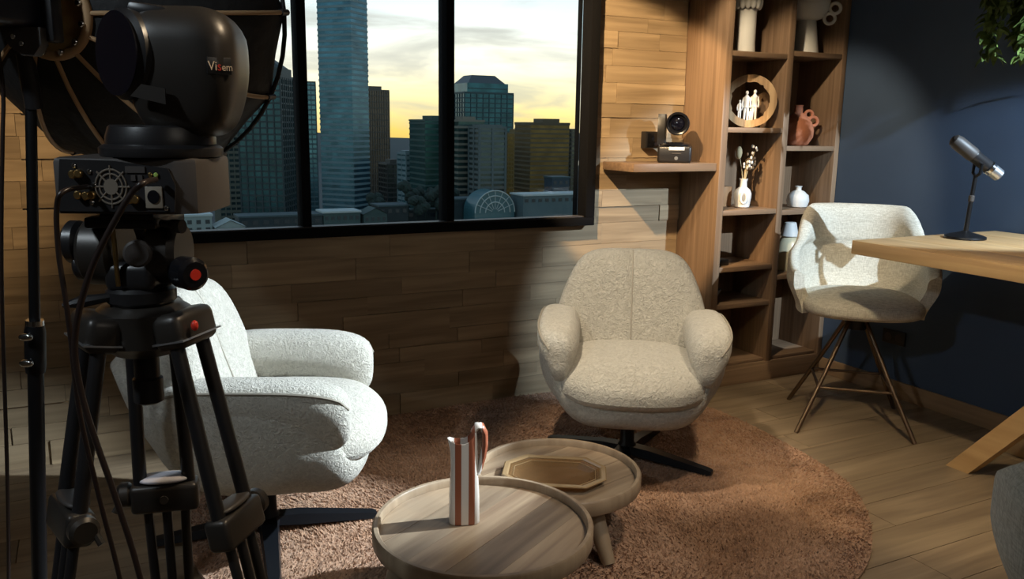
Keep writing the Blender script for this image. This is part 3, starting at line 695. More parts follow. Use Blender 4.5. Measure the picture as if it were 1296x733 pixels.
MB().lathe([(.031, -.075), (.034, -.072), (.034, -.058), (.031, -.055)], 28, Matrix.Translation(mc_) @ q).build('collar', M_CHROME, t)

# ================================================================== hanging plant
t = thing('hanging_plant', 'trailing green plant hanging from a dark pot by the blue wall', 'plant', (3.86, 2.45, 2.13))
MB().lathe([(.08, 0), (.10, .005), (.14, .17), (.145, .18), (.13, .18), (.12, .16), (0, .15)], 28).build('pot', M_BLACK, t)
for k in range(3):
    a = k*2.094; MB().tube([(.138*math.cos(a), .138*math.sin(a), .175), (0, 0, .59)], .003, 6).build('cord', M_BLACK, t)
rp_ = random.Random(12)
leaf = MB(); leaf.grid([[(-.001, 0, 0), (.001, 0, 0)], [(-.015, -.018, .006), (.015, -.018, .006)], [(-.011, -.042, .003), (.011, -.042, .003)], [(-.001, -.064, -.008), (.001, -.064, -.008)]])
leaf_me = bpy.data.meshes.new('leaf'); leaf.bm.to_mesh(leaf_me); leaf.bm.free(); leaf_me.materials.append(M_FOLI)
lv = [v.co.copy() for v in leaf_me.vertices]; lf = [tuple(p.vertices) for p in leaf_me.polygons]
for sidx in range(30):
    a = rp_.uniform(0, 2*PI); r0 = .11*math.sqrt(rp_.random())+.03; dr = rp_.uniform(.01, .06); lnn = rp_.uniform(.18, .46)
    pts = [Vector((r0*.8*math.cos(a), r0*.8*math.sin(a), .17)), Vector(((.145+dr*.3)*math.cos(a), (.145+dr*.3)*math.sin(a), .19))]
    for k in range(1, 6): pts.append(Vector(((.15+dr*min(1, k*.4))*math.cos(a)+rp_.uniform(-.012, .012), (.15+dr*min(1, k*.4))*math.sin(a)+rp_.uniform(-.012, .012), .19-(lnn+.05)*k/5)))
    sobj = MB().tube(pts, .0022, 5).build('trailing_stem', M_FOLI, t)
    vv, ff_ = [], []
    for k in range(46):
        u = rp_.random()*(len(pts)-1.001); i = int(u); p = pts[i].lerp(pts[i+1], u-i)
        mt = Matrix.Translation(p) @ Euler((rp_.uniform(.2, 1.3), rp_.uniform(-.5, .5), rp_.uniform(0, 6.3))).to_matrix().to_4x4()
        b0 = len(vv); vv += [tuple(mt @ v) for v in lv]; ff_ += [tuple(b0+i_ for i_ in f) for f in lf]
    me = bpy.data.meshes.new('leaves'); me.from_pydata(vv, [], ff_); me.materials.append(M_FOLI)
    o = bpy.data.objects.new('leaves', me); COL.objects.link(o); o.parent = sobj; o['kind'] = 'stuff'

# ================================================================== studio frame: x = to the right of the photographer, y = away
def st(lx, ly, z=0): return Vector((cr.x*lx+cf.x*ly, cr.y*lx+cf.y*ly, z))
# ---- tripod
t = thing('camera_tripod', 'heavy black camera tripod with double-tube legs and fluid head', 'tripod', st(-.63, 1.40), -YAW)
AZ = [R(105), R(222), R(348)]
for k, az_ in enumerate(AZ):
    d = Vector((math.cos(az_), math.sin(az_), 0)); p = Vector((-d.y, d.x, 0))
    ZB = (.81, .855, .822)[k]; RB = (.105, .138, .152)[k]
    A_ = d*.085+Vector((0, 0, 1.135)); B_ = d*RB+Vector((0, 0, ZB)); dirn = (B_-A_).normalized(); F_ = B_ + dirn*((B_.z-.02)/-dirn.z)
    sh = MB(); rm = Matrix((p, dirn.cross(p).normalized()*-1, dirn)).transposed()
    leg = MB()
    for s_ in (-1, 1): leg.tube([A_+p*.036*s_, B_+p*.044*s_+dirn*.02], .0125, 12)
    leg = leg.build('leg', M_BLACK, t)
    low = MB()
    for s_ in (-1, 0, 1): low.tube([B_+p*.034*s_+dirn*.01, F_+p*.020*s_-dirn*.03], .0092, 10)
    low.build('lower_tubes', M_BLACK, leg)
    m_ = MB(); m_.box(B_+dirn*.012, (.122, .046, .058), rm, .010, 3); m_.build('clamp', M_CHARC, leg)
    m_ = MB(); m_.blob(B_-dirn*.024, (.046, .022, .007), 2.6, 6, None, rm); m_.build('clamp_top', M_PADW if k == 0 else M_GREYP, leg)  # light caught on the top is put into the colour
    m_ = MB(); m_.disc(B_+dirn*.012-d*.023, -d, .008, .004, 14); m_.build('clamp_badge', M_GREYP, leg)
    m_ = MB(); m_.disc(B_+p*.058+dirn*.005, p, .024, .026, 20, .006); m_.tube([B_+p*.07-d*.01, B_+p*.088-d*.02+Vector((0, 0, -.03))], .006, 8); m_.build('clamp_lever', M_CHARC, leg)
    m_ = MB(); m_.box(F_-dirn*.03, (.075, .03, .04), rm, .008); m_.build('foot', M_BLACK, leg)
    m_ = MB(); m_.box(d*.078+Vector((0, 0, 1.158)), (.112, .058, .062), rm, .016, 3); shd = m_.build('shoulder', M_CHARC, t)
    m_ = MB(); m_.box(d*.0825+Vector((0, 0, 1.143)), (.1130, .0588, .003), rm); m_.build('trim_line', M_SILVER, shd)
    if k == 2:
        m_ = MB(); m_.blob(Vector((.108, -.054, 1.170)), (.006, .006, .009), 2, 4); m_.build('red_badge', M_RED, shd)
MB().lathe([(.05, 1.11), (.075, 1.13), (.078, 1.185), (.062, 1.196), (.0, 1.196)], 28).build('crown', M_CHARC, t)
MB().lathe([(.019, 1.05), (.021, 1.06), (.021, 1.11)], 20).build('centre_rod', M_BLACK, t)
MB().lathe([(.018, 1.018), (.025, 1.022), (.025, 1.062), (.02, 1.066), (.0, 1.066)], 20).build('bowl_clamp_knob', M_BLACK, t)
# fluid head
hd = MB(); hd.disc((0, 0, 1.1965), (0, 0, 1), .056, .03, 32, .006); hd.box((0, .0, 1.247), (.082, .10, .05), None, .014, 3)
hd = hd.build('fluid_head', M_BLACK, t)
MB().disc((-.085, .0, 1.285), (1, 0, 0), .058, .062, 36, .010).build('tilt_drum', M_CHARC, hd)
MB().disc((.022, .0, 1.285), (1, 0, 0), .054, .055, 36, .010).build('tilt_drum', M_CHARC, hd)
m_ = MB(); m_.disc((-.112, -.01, 1.30), (1, 0, 0), .036, .026, 28, .006); m_.build('counterbalance_knob', M_BLACK, hd)
m_ = MB(); m_.disc((-.098, -.012, 1.262), (1, 0, 0), .026, .02, 24, .005); m_.build('drag_knob', M_BLACK, hd)
kn = MB().disc((.082, -.03, 1.256), (.75, -.65, 0), .027, .045, 26, .006).build('lock_knob', M_BLACKG, hd)
m_ = MB(); ctr = Vector((.082, -.03, 1.256))+Vector((.75, -.65, 0)).normalized()*.044; m_.disc(ctr, (.75, -.65, 0), .009, .003, 18); m_.build('red_badge', M_RED, kn)
m_ = MB(); m_.disc((.03, -.066, 1.292), (.2, -1, 0), .022, .016, 24, .004); m_.build('level_knob', M_GREYP, hd)
m_ = MB(); m_.tube([(-.02, -.03, 1.215), (-.075, -.06, 1.208), (-.10, -.066, 1.203)], [.006, .010, .004], 8); m_.build('pan_lever', M_BLACK, hd)
m_ = MB(); m_.tube([(-.012, -.056, 1.235), (-.012, -.060, 1.335)], .004, 8); m_.build('lock_pin', M_BRASS, hd)
m_ = MB(); m_.box((0, 0, 1.338), (.115, .125, .018), None, .004); m_.box((.02, 0, 1.3515), (.085, .16, .011), None, .003); m_.build('quick_plate', M_BLACK, hd)
m_ = MB(); m_.tube([(.062, -.05, 1.338), (.095, -.06, 1.335)], .006, 8); m_.disc((.09, -.06, 1.335), (1, -.3, 0), .011, .012, 14); m_.build('plate_lock', M_CHARC, hd)

# ---- large motorised camera on the tripod
t = thing('studio_camera', 'large black motorised camera mounted on the tripod, connector panel showing', 'camera', st(-.603, 1.385, 1.3575), -YAW+R(4))
t.scale = (.86, .86, .985)
m_ = MB(); pl = [(-.125, -.095), (.085, -.095), (.118, -.080), (.132, -.045), (.132, .09), (.11, .11), (-.10, .11), (-.125, .09)]
m_.prism(pl, .088, None, .008); bs = m_.build('base', M_GREYP, t)
m_ = MB(); m_.prism([(-.122, .004), (.082, .004), (.086, .045), (.075, .072), (-.02, .083), (-.112, .085)], .004, Matrix.Translation((0, -.0955, 0)) @ Matrix.Rotation(R(90), 4, 'X')); cp = m_.build('connector_panel', M_BLACK, bs)
def conn(x, z, r, mat, n_='connector', l=.012):
    MB().disc((x, -.0998, z), (0, -1, 0), r, l, 16, .0015).build(n_, mat, cp)
for x, z in ((-.088, .062), (-.078, .063), (-.082, .030), (-.068, .029), (-.058, .030)): conn(x, z, .0065, M_BRASS, 'coax_connector')
for x, z in ((-.088, .075), (-.062, .066), (-.055, .045), (-.062, .018), (.068, .010)): conn(x, z, .0042, M_CHROME, 'screw', .003)
for x, z in ((.008, .024), (.017, .024)): conn(x, z, .007, M_BRASS, 'coax_connector')
for x, c_m in ((.044, M_BRASS), (.054, plain('green_led_dome', (.35, .5, .12), .3))): conn(x, .062, .004, c_m, 'indicator', .004)
m_ = MB()
for rr_ in (.020, .027): m_.tube([(-.026+rr_*math.cos(a), -.1005, .043+rr_*math.sin(a)) for a in [2*PI*j/28 for j in range(28)]], .0016, 6, closed=True)
m_.disc((-.026, -.0998, .043), (0, -1, 0), .0125, .002, 24)
for k in range(8): a = k*PI/4; m_.tube([(-.026+.012*math.cos(a), -.1005, .043+.012*math.sin(a)), (-.026+.033*math.cos(a), -.1005, .043+.033*math.sin(a))], .0016, 6)
m_.build('fan_grille', plain('fan_grey', (.16, .13, .10), .6), cp)
m_ = MB(); m_.box((.048, -.101, .027), (.030, .004, .034), None, .001); sk = m_.build('socket_plate', plain('beige_socket', (.26, .22, .17), .5), cp)
MB().disc((.048, -.103, .028), (0, -1, 0), .0105, .002, 20).build('socket_hole', M_BLACKG, sk)
m_ = MB(); m_.box((.018, -.1005, .070), (.034, .003, .010)); m_.build('name_plate', M_GREYP, cp)
for x in (.014, .026): m_ = MB(); m_.box((x, -.1005, .057), (.008, .003, .009)); m_.build('network_port', M_GREYP, cp)
RX, RY = .034, .0
MB().lathe([(.108, .0885), (.110, .093), (.110, .102), (.104, .106), (.098, .108), (.098, .118), (.092, .135), (.088, .138), (0, .138)], 48, Matrix.Translation((RX, RY, 0))).build('turntable', M_BLACK, t, 30)
def head_fn(u):
    x, yv, z = u
    w = 1 - .17*smoothstep(.15, -1, z) - .10*smoothstep(.5, 1, z)
    return (x*w, yv*w, z)
hd = MB(); hd.blob((.092, .0, .222), (.100, .098, .102), 4.2, 12, head_fn); hd = hd.build('head_housing', M_CHARC, t, 60)
m_ = MB(); m_.box((.045, -.02, .312), (.07, .10, .022), rotY(R(6)), .008); m_.build('top_rib', M_BLACK, hd)
axd = Vector((-.62, -.78, .02)).normalized(); dc = Vector((.005, -.055, .246))
MB().disc(dc-axd*.11, axd, .070, .135, 44, .014).build('camera_barrel', M_BLACK, hd)
MB().lathe([(.064, 0), (.062, -.004), (0, -.004)], 40, Matrix.Translation(dc+axd*.026) @ axd.to_track_quat('Z', 'Y').to_matrix().to_4x4()).build('barrel_cap', M_LENS, hd)
m_ = MB(); m_.prism([(-.030, 0), (.030, -.012), (.030, .012), (-.010, .018)], .004, Matrix.Translation((.050, -.1005, .182)) @ Matrix.Rotation(R(90), 4, 'X')); m_.build('service_flap', M_CHARC, hd)
def text(body, mat, loc, size, rot, parent):
    c = bpy.data.curves.new('lettering', 'FONT'); c.body = body; c.size = size; c.extrude = .0004; c.materials.append(mat)
    tmp = bpy.data.objects.new('tmp_lettering', c); COL.objects.link(tmp); bpy.context.view_layer.update()
    me = bpy.data.meshes.new_from_object(tmp.evaluated_get(bpy.context.evaluated_depsgraph_get())); COL.objects.unlink(tmp); bpy.data.objects.remove(tmp)
    o = bpy.data.objects.new('lettering', me); COL.objects.link(o); o.parent = parent; o.location = loc; o.rotation_euler = rot; return o
M_LETT = plain('cream_lettering', (.78, .62, .46), .5)
m_ = MB(); m_.box((.170, -.0850, .230), (.044, .004, .026), rotZ(R(36)), .001); lb = m_.build('logo_plate', M_BLACK, hd)
tr_ = (R(90), 0, R(36))
def on_plate(d): return (.170+d*math.cos(R(36))+.0032*math.sin(R(36)), -.0850+d*math.sin(R(36))-.0032*math.cos(R(36)), .223)
text('Vi', M_LETT, on_plate(-.021), .020, tr_, lb); text('s', M_RED, on_plate(-.0045), .020, tr_, lb); text('em', M_LETT, on_plate(.0035), .016, tr_, lb)

# ---- hanging cables
def cable(name, pts, r, label):
    P = [Vector(p) for p in pts]; out = []
    for i in range(len(P)-1):
        a, b, c, d = P[max(0, i-1)], P[i], P[i+1], P[min(len(P)-1, i+2)]
        for k in range(8):
            u = k/8; out.append(.5*((2*b)+(-a+c)*u+(2*a-5*b+4*c-d)*u*u+(-a+3*b-3*c+d)*u**3))
    out.append(P[-1]); o = MB().tube(out, r, 8).build(name, M_CABLE, None, 60, label); tag(o, None, 'cable', 'hanging cables'); return o
cable('signal_cable', [st(-.652, 1.292, 1.400)]+[st(x, 1.24, z) for x, z in ((-.663, 1.396), (-.675, 1.37), (-.678, 1.305), (-.674, 1.239), (-.671, 1.171), (-.670, 1.109), (-.665, 1.032), (-.646, .90), (-.626, .773), (-.60, .55), (-.57, .25))]+[st(-.55, 1.18, .012), st(-.3, .9, .008)], .0040, 'black cable looping from the left of the large camera down to the floor')
cable('power_cable', [st(-.548, 1.292, 1.412)]+[st(x, 1.22, z) for x, z in ((-.535, 1.412), (-.552, 1.398), (-.574, 1.367), (-.615, 1.297), (-.641, 1.231), (-.654, 1.177), (-.655, 1.127), (-.644, 1.052), (-.609, .91), (-.583, .786), (-.55, .55), (-.52, .25))]+[st(-.50, 1.12, .012), st(-.25, .8, .008)], .0048, 'black cable running from the middle of the large camera panel to the floor')
cable('stand_cable', [st(-1.15, 1.93, 1.66)]+[st(x, 1.96, z) for x, z in ((-1.165, 1.56), (-1.178, 1.447), (-1.203, 1.227), (-1.220, 1.036), (-1.234, .838), (-1.249, .633), (-1.274, .347))]+[st(-1.28, 1.9, .010), st(-1.32, 1.7, .008)], .0045, 'thin dark cable hanging beside the light stand')

# ---- light stand and softbox
t = thing('light_stand', 'black telescopic light stand, slightly leaning, at the left of the tripod', 'light stand', st(-1.244, 2.0), -YAW)
lean = Vector((.076, 0, 1))
MB().tube([lean*.12, lean*.93], .0185, 16).build('lower_tube', M_BLACKM, t)
MB().tube([lean*.92, lean*1.60], .0125, 16).build('upper_tube', M_BLACKM, t)
m_ = MB(); m_.tube([lean*.885, lean*.90, lean*.99, lean*1.01], [.022, .024, .024, .02], 18); col_ = m_.build('clamp_collar', M_BLACKM, t)
for z in (.92, .985): m_ = MB(); m_.tube([lean*z+Vector((0, -.022, 0)), lean*z+Vector((.004, -.045, .004))], .006, 8); m_.blob(lean*z+Vector((.006, -.05, .002)), (.017, .006, .009), 2.4, 4); m_.build('clamp_screw', M_CHROME, col_)
m_ = MB(); m_.tube([lean*1.005, lean*1.018], .021, 18); m_.build('chrome_ring', M_CHROME, col_)
MB().disc(lean*.14-Vector((0, 0, .02)), (0, 0, 1), .026, .05, 18, .004).build('leg_hub', M_BLACKM, t)
for k in range(3):
    a = R(200)+k*2*PI/3; d = Vector((math.cos(a), math.sin(a), 0))
    lg = MB().tube([lean*.145+d*.02, d*.36+Vector((0, 0, .012))], .010, 10).build('leg', M_BLACKM, t)
    MB().tube([lean*.06, d*.19+Vector((0, 0, .075))], .006, 8).build('brace', M_BLACKM, lg)
MB().tube([lean*.05, lean*.13], .011, 12).build('centre_tube', M_BLACKM, t)

HUB = Vector((-1.040, 1.95, 1.732)); AXS = Vector((.12, .98, .13)).normalized()
t = thing('softbox_light', 'black round softbox with tan ribs on the light stand, seen from behind', 'studio light', st(HUB.x, HUB.y, HUB.z), -YAW)
Q = AXS.to_track_quat('Z', 'Y').to_matrix().to_4x4()
NR, LB, RB_, RH = 12, .33, .415, .092
def prof(s_): return RH + (RB_-RH)*(1-(1-s_)**1.9)**.85
m_ = MB(); rows = []
for i in range(15):
    s_ = i/14; row = []
    for j in range(NR*4):
        a = 2*PI*j/(NR*4); sc = 1-.045*math.sin(PI*(j % 4)/4)*(.4+.6*s_)
        row.append(Q @ Vector((prof(s_)*sc*math.cos(a), prof(s_)*sc*math.sin(a), s_*LB)))
    rows.append(row)
m_.grid(rows, True); shl = m_.build('fabric_shell', M_FABB, t, 50)
for k in range(NR):
    a = 2*PI*k/NR
    pts = [Q @ Vector(((prof(i/12)+.004)*math.cos(a), (prof(i/12)+.004)*math.sin(a), i/12*LB-.002)) for i in range(13)]
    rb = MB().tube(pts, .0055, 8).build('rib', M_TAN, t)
    MB().tube([pts[-2], pts[-1]+(pts[-1]-pts[-2])*.35], [.009, .008], 10).build('rib_tip', M_BLACK, rb)
MB().tube([Q @ Vector((prof(1)*math.cos(a), prof(1)*math.sin(a), LB)) for a in [2*PI*j/48 for j in range(48)]], .006, 8, closed=True).build('rim_piping', M_FABB, t)
MB().lathe([(0, LB-.02), (prof(1)-.02, LB-.02), (prof(1)-.02, LB-.018), (0, LB-.018)], 48, Q).build('diffuser', M_DIFF, t)
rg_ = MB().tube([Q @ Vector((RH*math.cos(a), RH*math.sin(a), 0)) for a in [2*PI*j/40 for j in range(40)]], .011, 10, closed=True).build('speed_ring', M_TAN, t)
for k in range(NR):
    a = 2*PI*(k+.5)/NR; m_ = MB(); m_.disc(Q @ Vector((RH*.93*math.cos(a), RH*.93*math.sin(a), -.006)), -AXS, .007, .012, 12, .002); m_.build('ring_bolt', M_CHROME, rg_)
MB().lathe([(0, .02), (RH-.005, .02), (RH-.005, .026), (0, .026)], 36, Q).build('back_plate', M_TANP, t)
MB().disc(Q @ Vector((.055, -.03, .019)), -AXS, .017, .006, 20).build('plate_grommet', M_BLACK, t)
bx_ = MB(); bx_.box(Vector((-.075, -.12, .033)), (.20, .18, .15), rotZ(R(-12)), .012, 3); bx_ = bx_.build('lamp_body', plain('navy_black_plastic', (.010, .011, .022), .45), t)
m_ = MB(); m_.disc((-.0, -.2255, -.027), (-.2, -1, 0), .0042, .003, 12); m_.build('status_led', M_LED, bx_)
m_ = MB(); m_.box(Vector((.048, -.08, .040)), (.030, .035, .22), rotZ(R(-12)), .006); m_.build('yoke_arm', M_BLACK, t)
m_ = MB(); m_.prism([(-.075, .0), (.012, .0), (.012, -.035), (-.006, -.058), (-.03, -.058), (-.055, -.04)], .03, Matrix.Translation((.030, -.09, -.042)) @ Matrix.Rotation(R(90), 4, 'X')); yk = m_.build('tilt_bracket', M_GREYP, t)
for x, z in ((-.012, -.062), (.004, -.076)): m_ = MB(); m_.disc((x, -.1205, z), (0, -1, 0), .0055, .008, 12, .001); m_.build('bracket_bolt', M_CHROME, yk)
m_ = MB(); m_.tube([(-.080, .05, -.205), (-.072, .02, -.088)], .0195, 18); m_.build('stand_socket', M_BLACK, t)

# ================================================================== the city outside
def facade_mat(name, glass, band, rough=.25, warm_=0):
    return plain(name+'_glass', tuple(min(1, c*1.15) for c in glass), rough, .7, var=.45, vscale=.09, spec=.6), plain(name+'_band', tuple(c*.45 for c in band), .6, var=.1, vscale=.05)
GZ = -75.0
gd = MB(); gd.span((-900, 60, GZ-2), (1500, 2500, GZ)); gd = gd.build('city_ground', plain('dusk_ground', (.010, .022, .026), .9, var=.4, vscale=.02), None, 0); tag(gd, None, None, None, 'structure')
hr = random.Random(2); hx = [-1500+120*k for k in range(36)]
m_ = MB(); hz = [GZ+55+18*noise.noise(Vector((x*.0016, .3, 0)))+7*noise.noise(Vector((x*.008, 1.3, 0))) for x in hx]
m_.grid([[(x, 1700, GZ) for x in hx], [(x, 1950, z) for x, z in zip(hx, hz)], [(x, 2300, GZ) for x in hx]])
tag(m_.build('distant_hills', plain('dusk_hills', (.030, .042, .040), .9), None, 80), None, None, None, 'structure')
def tower(name, label, x0, x1, y0, depth, top, glass, band, floor=3.6, bay=4.0, bandh=.45, mull=.35, roof=None, base=GZ, rz=0):
    cx_, cy_ = (x0+x1)/2, y0+depth/2; w = x1-x0; h = top-base
    t = thing(name, label, 'building', (cx_, cy_, base), rz, 'city buildings beyond the window')
    g_, b_ = facade_mat(name, glass, band)
    MB().span((-w/2, -depth/2, 0), (w/2, depth/2, h)).build('glass_body', g_, t, 0)
    m_ = MB(); nf = int(h/floor)
    for k in range(1, nf+1): m_.box((0, 0, k*floor), (w+.5, depth+.5, floor*bandh))
    m_.build('floor_bands', b_, t, 0, kind='stuff')
    if mull:
        m_ = MB(); nb_ = max(2, int(w/bay)); nd_ = max(2, int(depth/bay))
        for k in range(nb_+1): m_.box((-w/2+w*k/nb_, -depth/2-.2, h/2), (mull, .7, h))
        for k in range(nd_+1):
            for s_ in (-1, 1): m_.box((s_*(w/2+.2), -depth/2+depth*k/nd_, h/2), (.7, mull, h))
        m_.build('mullions', b_, t, 0, kind='stuff')
    m_ = MB(); m_.span((-w/2-.4, -depth/2-.4, h), (w/2+.4, depth/2+.4, h+1.2)); m_.build('parapet', b_, t, 0)
    if roof:
        for (a, b, hh) in roof: m_ = MB(); m_.span((a*w/2, -depth*.3, h+1.2), (b*w/2, depth*.3, h+1.2+hh)); m_.build('roof_house', b_, t, 0)
    return t, w, h, g_, b_
TEALD, TEALB = (.012, .050, .062), (.045, .115, .125)
tower('pale_tower', 'slim pale tower behind the teal apartment tower', 75.5, 88.5, 560, 24, -5, (.035, .07, .075), (.20, .22, .17), 3.4, 3.0, .5, .6)
tw, w, h, g_, b_ = tower('apartment_tower', 'dark teal apartment tower of gridded balconies left of the tallest tower', 84.5, 110.0, 500, 25, 27, TEALD, (.020, .055, .062), 3.5, 4.0, .28, .7, rz=R(62))
m_ = MB(); m_.prism([(-.52*w, -13), (.30*w, -13), (.30*w, 13), (-.52*w, 13)], 4.0, Matrix.Translation((0.08*w, 0, h+1.2))); m_.build('penthouse', b_, tw, 0)
m_ = MB(); m_.grid([[(-.28*w, -12, h+5.2), (.38*w, -12, h+5.2), (.38*w, 12, h+5.2), (-.28*w, 12, h+5.2)], [(-.10*w, -4, h+11), (.24*w, -4, h+11), (.24*w, 4, h+11), (-.10*w, 4, h+11)]], True, True, True); m_.build('hipped_roof', b_, tw, 0)
tower('slim_tower', 'narrow blue-grey tower tucked beside the tallest tower', 141.5, 158, 640, 20, 31, (.05, .14, .17), (.10, .20, .22), 3.6, 3, .35, .3)
tower('tallest_tower', 'tallest blue-green office tower of pale floor bands rising out of view', 167.5, 189, 620, 29, 150, (.03, .10, .14), (.24, .40, .44), 4.0, 5, .42, .0, rz=R(40))
tower('brown_tower', 'brown tower of fine vertical ribs right of the tallest tower', 216.7, 235.3, 700, 26, 29, (.05, .045, .035), (.17, .15, .115), 5, 1.9, .2, .8, [(-.8, .5, 3)])
tower('shadow_block', 'dark low block between the brown and the white towers', 206.4, 221, 620, 20, -29, (.012, .022, .024), (.03, .04, .035), 3.6, 4, .3, .3, [(-.5, .2, 3)])
tower('white_tower', 'small blue-white slab tower beside dark trees', 200.2, 215.5, 560, 18, -19, (.06, .16, .18), (.26, .40, .42), 3.6, 9, .6, .5, [(-.9, .3, 1.5)])
tower('teal_office', 'wide teal glass office block in front of the pointed tower', 200.7, 224.5, 524, 30, 4, (.012, .065, .062), (.03, .11, .10), 3.7, 4, .35, .0, [(-.4, .8, 2.5)])
tower('banded_office', 'office block with pale horizontal balcony bands in front of the pointed tower', 214.0, 232, 500, 20, 4, (.02, .05, .05), (.26, .26, .20), 3.6, 6, .42, .0, [(-.5, .5, 2)])
tp, w, h, g_, b_ = tower('pointed_tower', 'teal glass tower with a stepped dark trapezoid crown', 305.3, 353.6, 700, 44, 30, (.012, .060, .078), (.035, .11, .125), 4.2, 5.5, .25, .55)
m_ = MB(); m_.span((-w*.42, -19, h+1.2), (w*.42, 19, h+9)); m_.build('setback', g_, tp, 0)
m_ = MB(); m_.span((-w*.40, -19.6, h+4), (w*.40, 19.6, h+4.8)); m_.build('setback_band', b_, tp, 0)
m_ = MB(); m_.grid([[(-w*.38, -17, h+9), (w*.38, -17, h+9), (w*.38, 17, h+9), (-w*.38, 17, h+9)], [(-w*.24, -9, h+16.5), (w*.24, -9, h+16.5), (w*.24, 9, h+16.5), (-w*.24, 9, h+16.5)]], True, True, True); m_.build('crown', plain('dark_crown', (.02, .035, .04), .5), tp, 0)
tower('slab_block', 'grey-green slab block with a blank side wall below the pointed tower', 219.5, 237.5, 480, 16, 0, (.03, .05, .05), (.13, .19, .19), 3.2, 9, .5, 1.4, [(-.9, .9, 1.2)])
tower('golden_tower', 'tower with golden glass next to the bronze block', 324.8, 342.1, 640, 22, -5, (.40, .25, .03), (.28, .19, .05), 3.6, 3, .3, .5, [(-.5, .9, 3)])
tower('bronze_block', 'broad dark bronze office block of fine horizontal bands', 297.9, 331, 560, 26, 3.5, (.06, .045, .012), (.13, .10, .04), 3.4, 6, .35, .0, [(-.2, .65, 2.8)])
tower('edge_tower', 'grey-brown tower against the right window jamb', 357.2, 374, 600, 20, -1, (.04, .05, .04), (.15, .14, .10), 3.6, 3, .35, .5)
# low roofs in the foreground of the view
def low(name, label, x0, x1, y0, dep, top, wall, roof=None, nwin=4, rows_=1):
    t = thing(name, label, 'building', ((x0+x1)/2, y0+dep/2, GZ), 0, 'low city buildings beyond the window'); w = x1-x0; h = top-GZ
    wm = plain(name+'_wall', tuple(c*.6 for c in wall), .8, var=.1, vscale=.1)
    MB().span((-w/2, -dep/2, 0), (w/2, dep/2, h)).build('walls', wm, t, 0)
    for r_ in range(rows_):
        for k in range(nwin):
            xx = -w/2+w*(k+.5)/nwin; m_ = MB(); m_.box((xx, -dep/2-.05, h-2.6-r_*3.6), (w/nwin*.5, .3, 1.9)); m_.build('window', plain_dark, t, 0)
    if roof == 'gable':
        m_ = MB(); m_.grid([[(-w/2-.6, -dep/2-.6, h), (0, -dep/2-.6, h+w*.26), (w/2+.6, -dep/2-.6, h)], [(-w/2-.6, dep/2, h), (0, dep/2, h+w*.26), (w/2+.6, dep/2, h)]]); m_.grid([[(-w/2, -dep/2, h), (0, -dep/2, h+w*.24), (w/2, -dep/2, h)], [(-w/2, -dep/2, h-.1), (0, -dep/2, h-.1), (w/2, -dep/2, h-.1)]]); m_.build('gable_roof', wm, t, 0)
    else:
        m_ = MB(); m_.span((-w/2-.5, -dep/2-.5, h), (w/2+.5, dep/2+.5, h+.9)); m_.build('flat_roof', roof, t, 0)
    return t
plain_dark = plain('far_window', (.008, .02, .026), .3)
RFT = plain('dusk_roof', (.03, .055, .06), .8); RFL = plain('pale_roof', (.30, .36, .35), .7)
low('white_house', 'white gabled house at the foot of the apartment tower', 53, 66, 410, 14, -47, (.34, .42, .40), 'gable', 4)
low('white_block', 'white flat-roofed block beside the gabled house', 36, 52, 416, 12, -42, (.30, .38, .36), RFL, 4, 2)
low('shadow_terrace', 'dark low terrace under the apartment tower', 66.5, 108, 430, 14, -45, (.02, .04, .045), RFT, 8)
low('teal_terrace', 'low teal terrace with a row of small windows below the tallest tower', 108.5, 128, 430, 14, -44, (.05, .10, .095), RFL, 6)  # its windows use the plain dark glass
low('gabled_terrace', 'low gabled terrace right of the teal terrace', 129.5, 142, 428, 12, -45, (.045, .09, .085), 'gable', 4)
low('garage_block', 'dark flat garage block before the brown tower', 143, 160, 445, 14, -43, (.012, .028, .03), RFT, 4)
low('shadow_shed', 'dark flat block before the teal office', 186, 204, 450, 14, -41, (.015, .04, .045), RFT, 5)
low('rail_station', 'long low pale-roofed station hall below the bronze block', 222, 275, 425, 16, -37.5, (.10, .16, .17), RFL, 12)
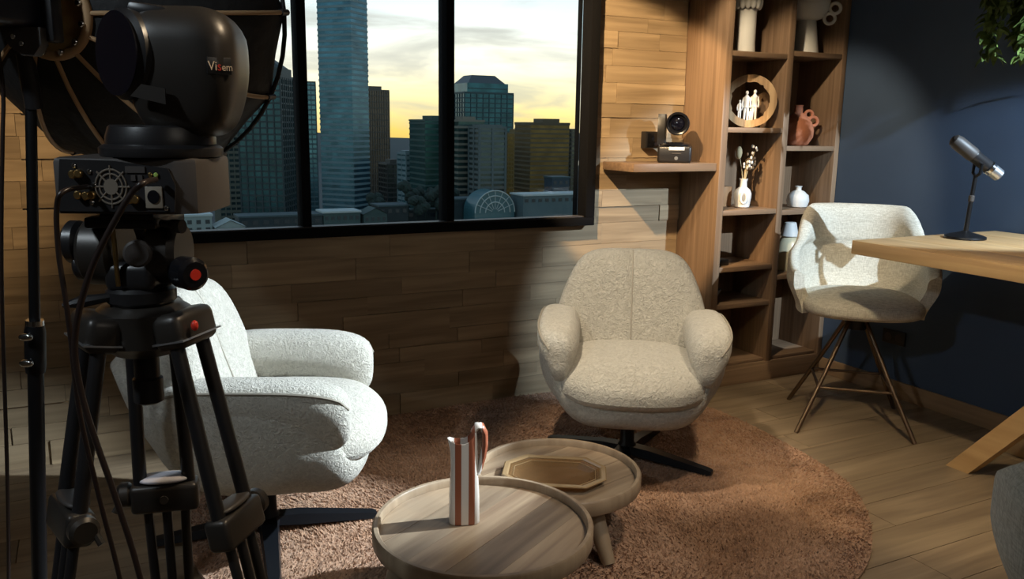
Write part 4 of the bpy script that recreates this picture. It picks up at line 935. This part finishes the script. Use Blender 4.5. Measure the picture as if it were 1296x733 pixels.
low('blue_cabin', 'small dark blue rooftop block below the bronze block', 252, 264, 445, 10, -29, (.02, .05, .075), RFT, 3)
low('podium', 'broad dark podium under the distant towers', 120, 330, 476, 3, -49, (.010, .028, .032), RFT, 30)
# arched glass hall
t = thing('arched_hall', 'round-arched glass hall between low roofs', 'building', (207.5, 440, -47), 0)
m_ = MB(); rows = [[(12.5*math.cos(a), y_, 12.5*math.sin(a)) for a in [PI*j/24 for j in range(25)]] for y_ in (-8, 8)]
m_.grid(rows, False); m_.grid([[(12.5*math.cos(PI*j/24), -8, 12.5*math.sin(PI*j/24)) for j in range(25)], [(12.5*math.cos(PI*j/24), -8, 0) for j in range(25)]]); m_.span((-12.5, -8, -28), (12.5, 8, 0)); m_.build('glass_vault', plain('vault_glass', (.03, .10, .115), .3), t, 0)
for rr_ in (12.5, 9.5, 6): MB().tube([(rr_*math.cos(PI*j/24), -8.3, rr_*math.sin(PI*j/24)) for j in range(25)], .35, 6).build('arch_rib', RFL, t)
for k in range(1, 8): a = PI*k/8; MB().tube([(2*math.cos(a), -8.3, 2*math.sin(a)), (12.5*math.cos(a), -8.3, 12.5*math.sin(a))], .22, 5).build('arch_spoke', RFL, t)
# street trees
M_TREE = plain('dusk_tree', (.008, .020, .016), .95, var=.5, vscale=.6)
rt = random.Random(5)
for k, (x, y_, zt) in enumerate(((165, 446, -37), (178, 448, -33), (167, 464, -31), (180, 470, -34), (197, 472, -36), (150, 470, -38))):
    t = thing('street_tree', 'dark rounded street tree among the low roofs', 'tree', (x, y_, GZ), 0, 'street trees beyond the window')
    MB().cyl((0, 0, 0), (0, 0, zt-GZ-5), .6, .35, 8).build('trunk', M_TREE, t)
    m_ = MB()
    for q in range(7): m_.blob((rt.uniform(-4, 4), rt.uniform(-3, 3), zt-GZ-5+rt.uniform(-5, 3)), (rt.uniform(2.5, 4), 3, rt.uniform(2.2, 3.6)), 2, 3, lambda u: tuple(Vector(u)*(1+.25*noise.noise(Vector(u)*2.5))))
    m_.build('crown', M_TREE, t, 0)
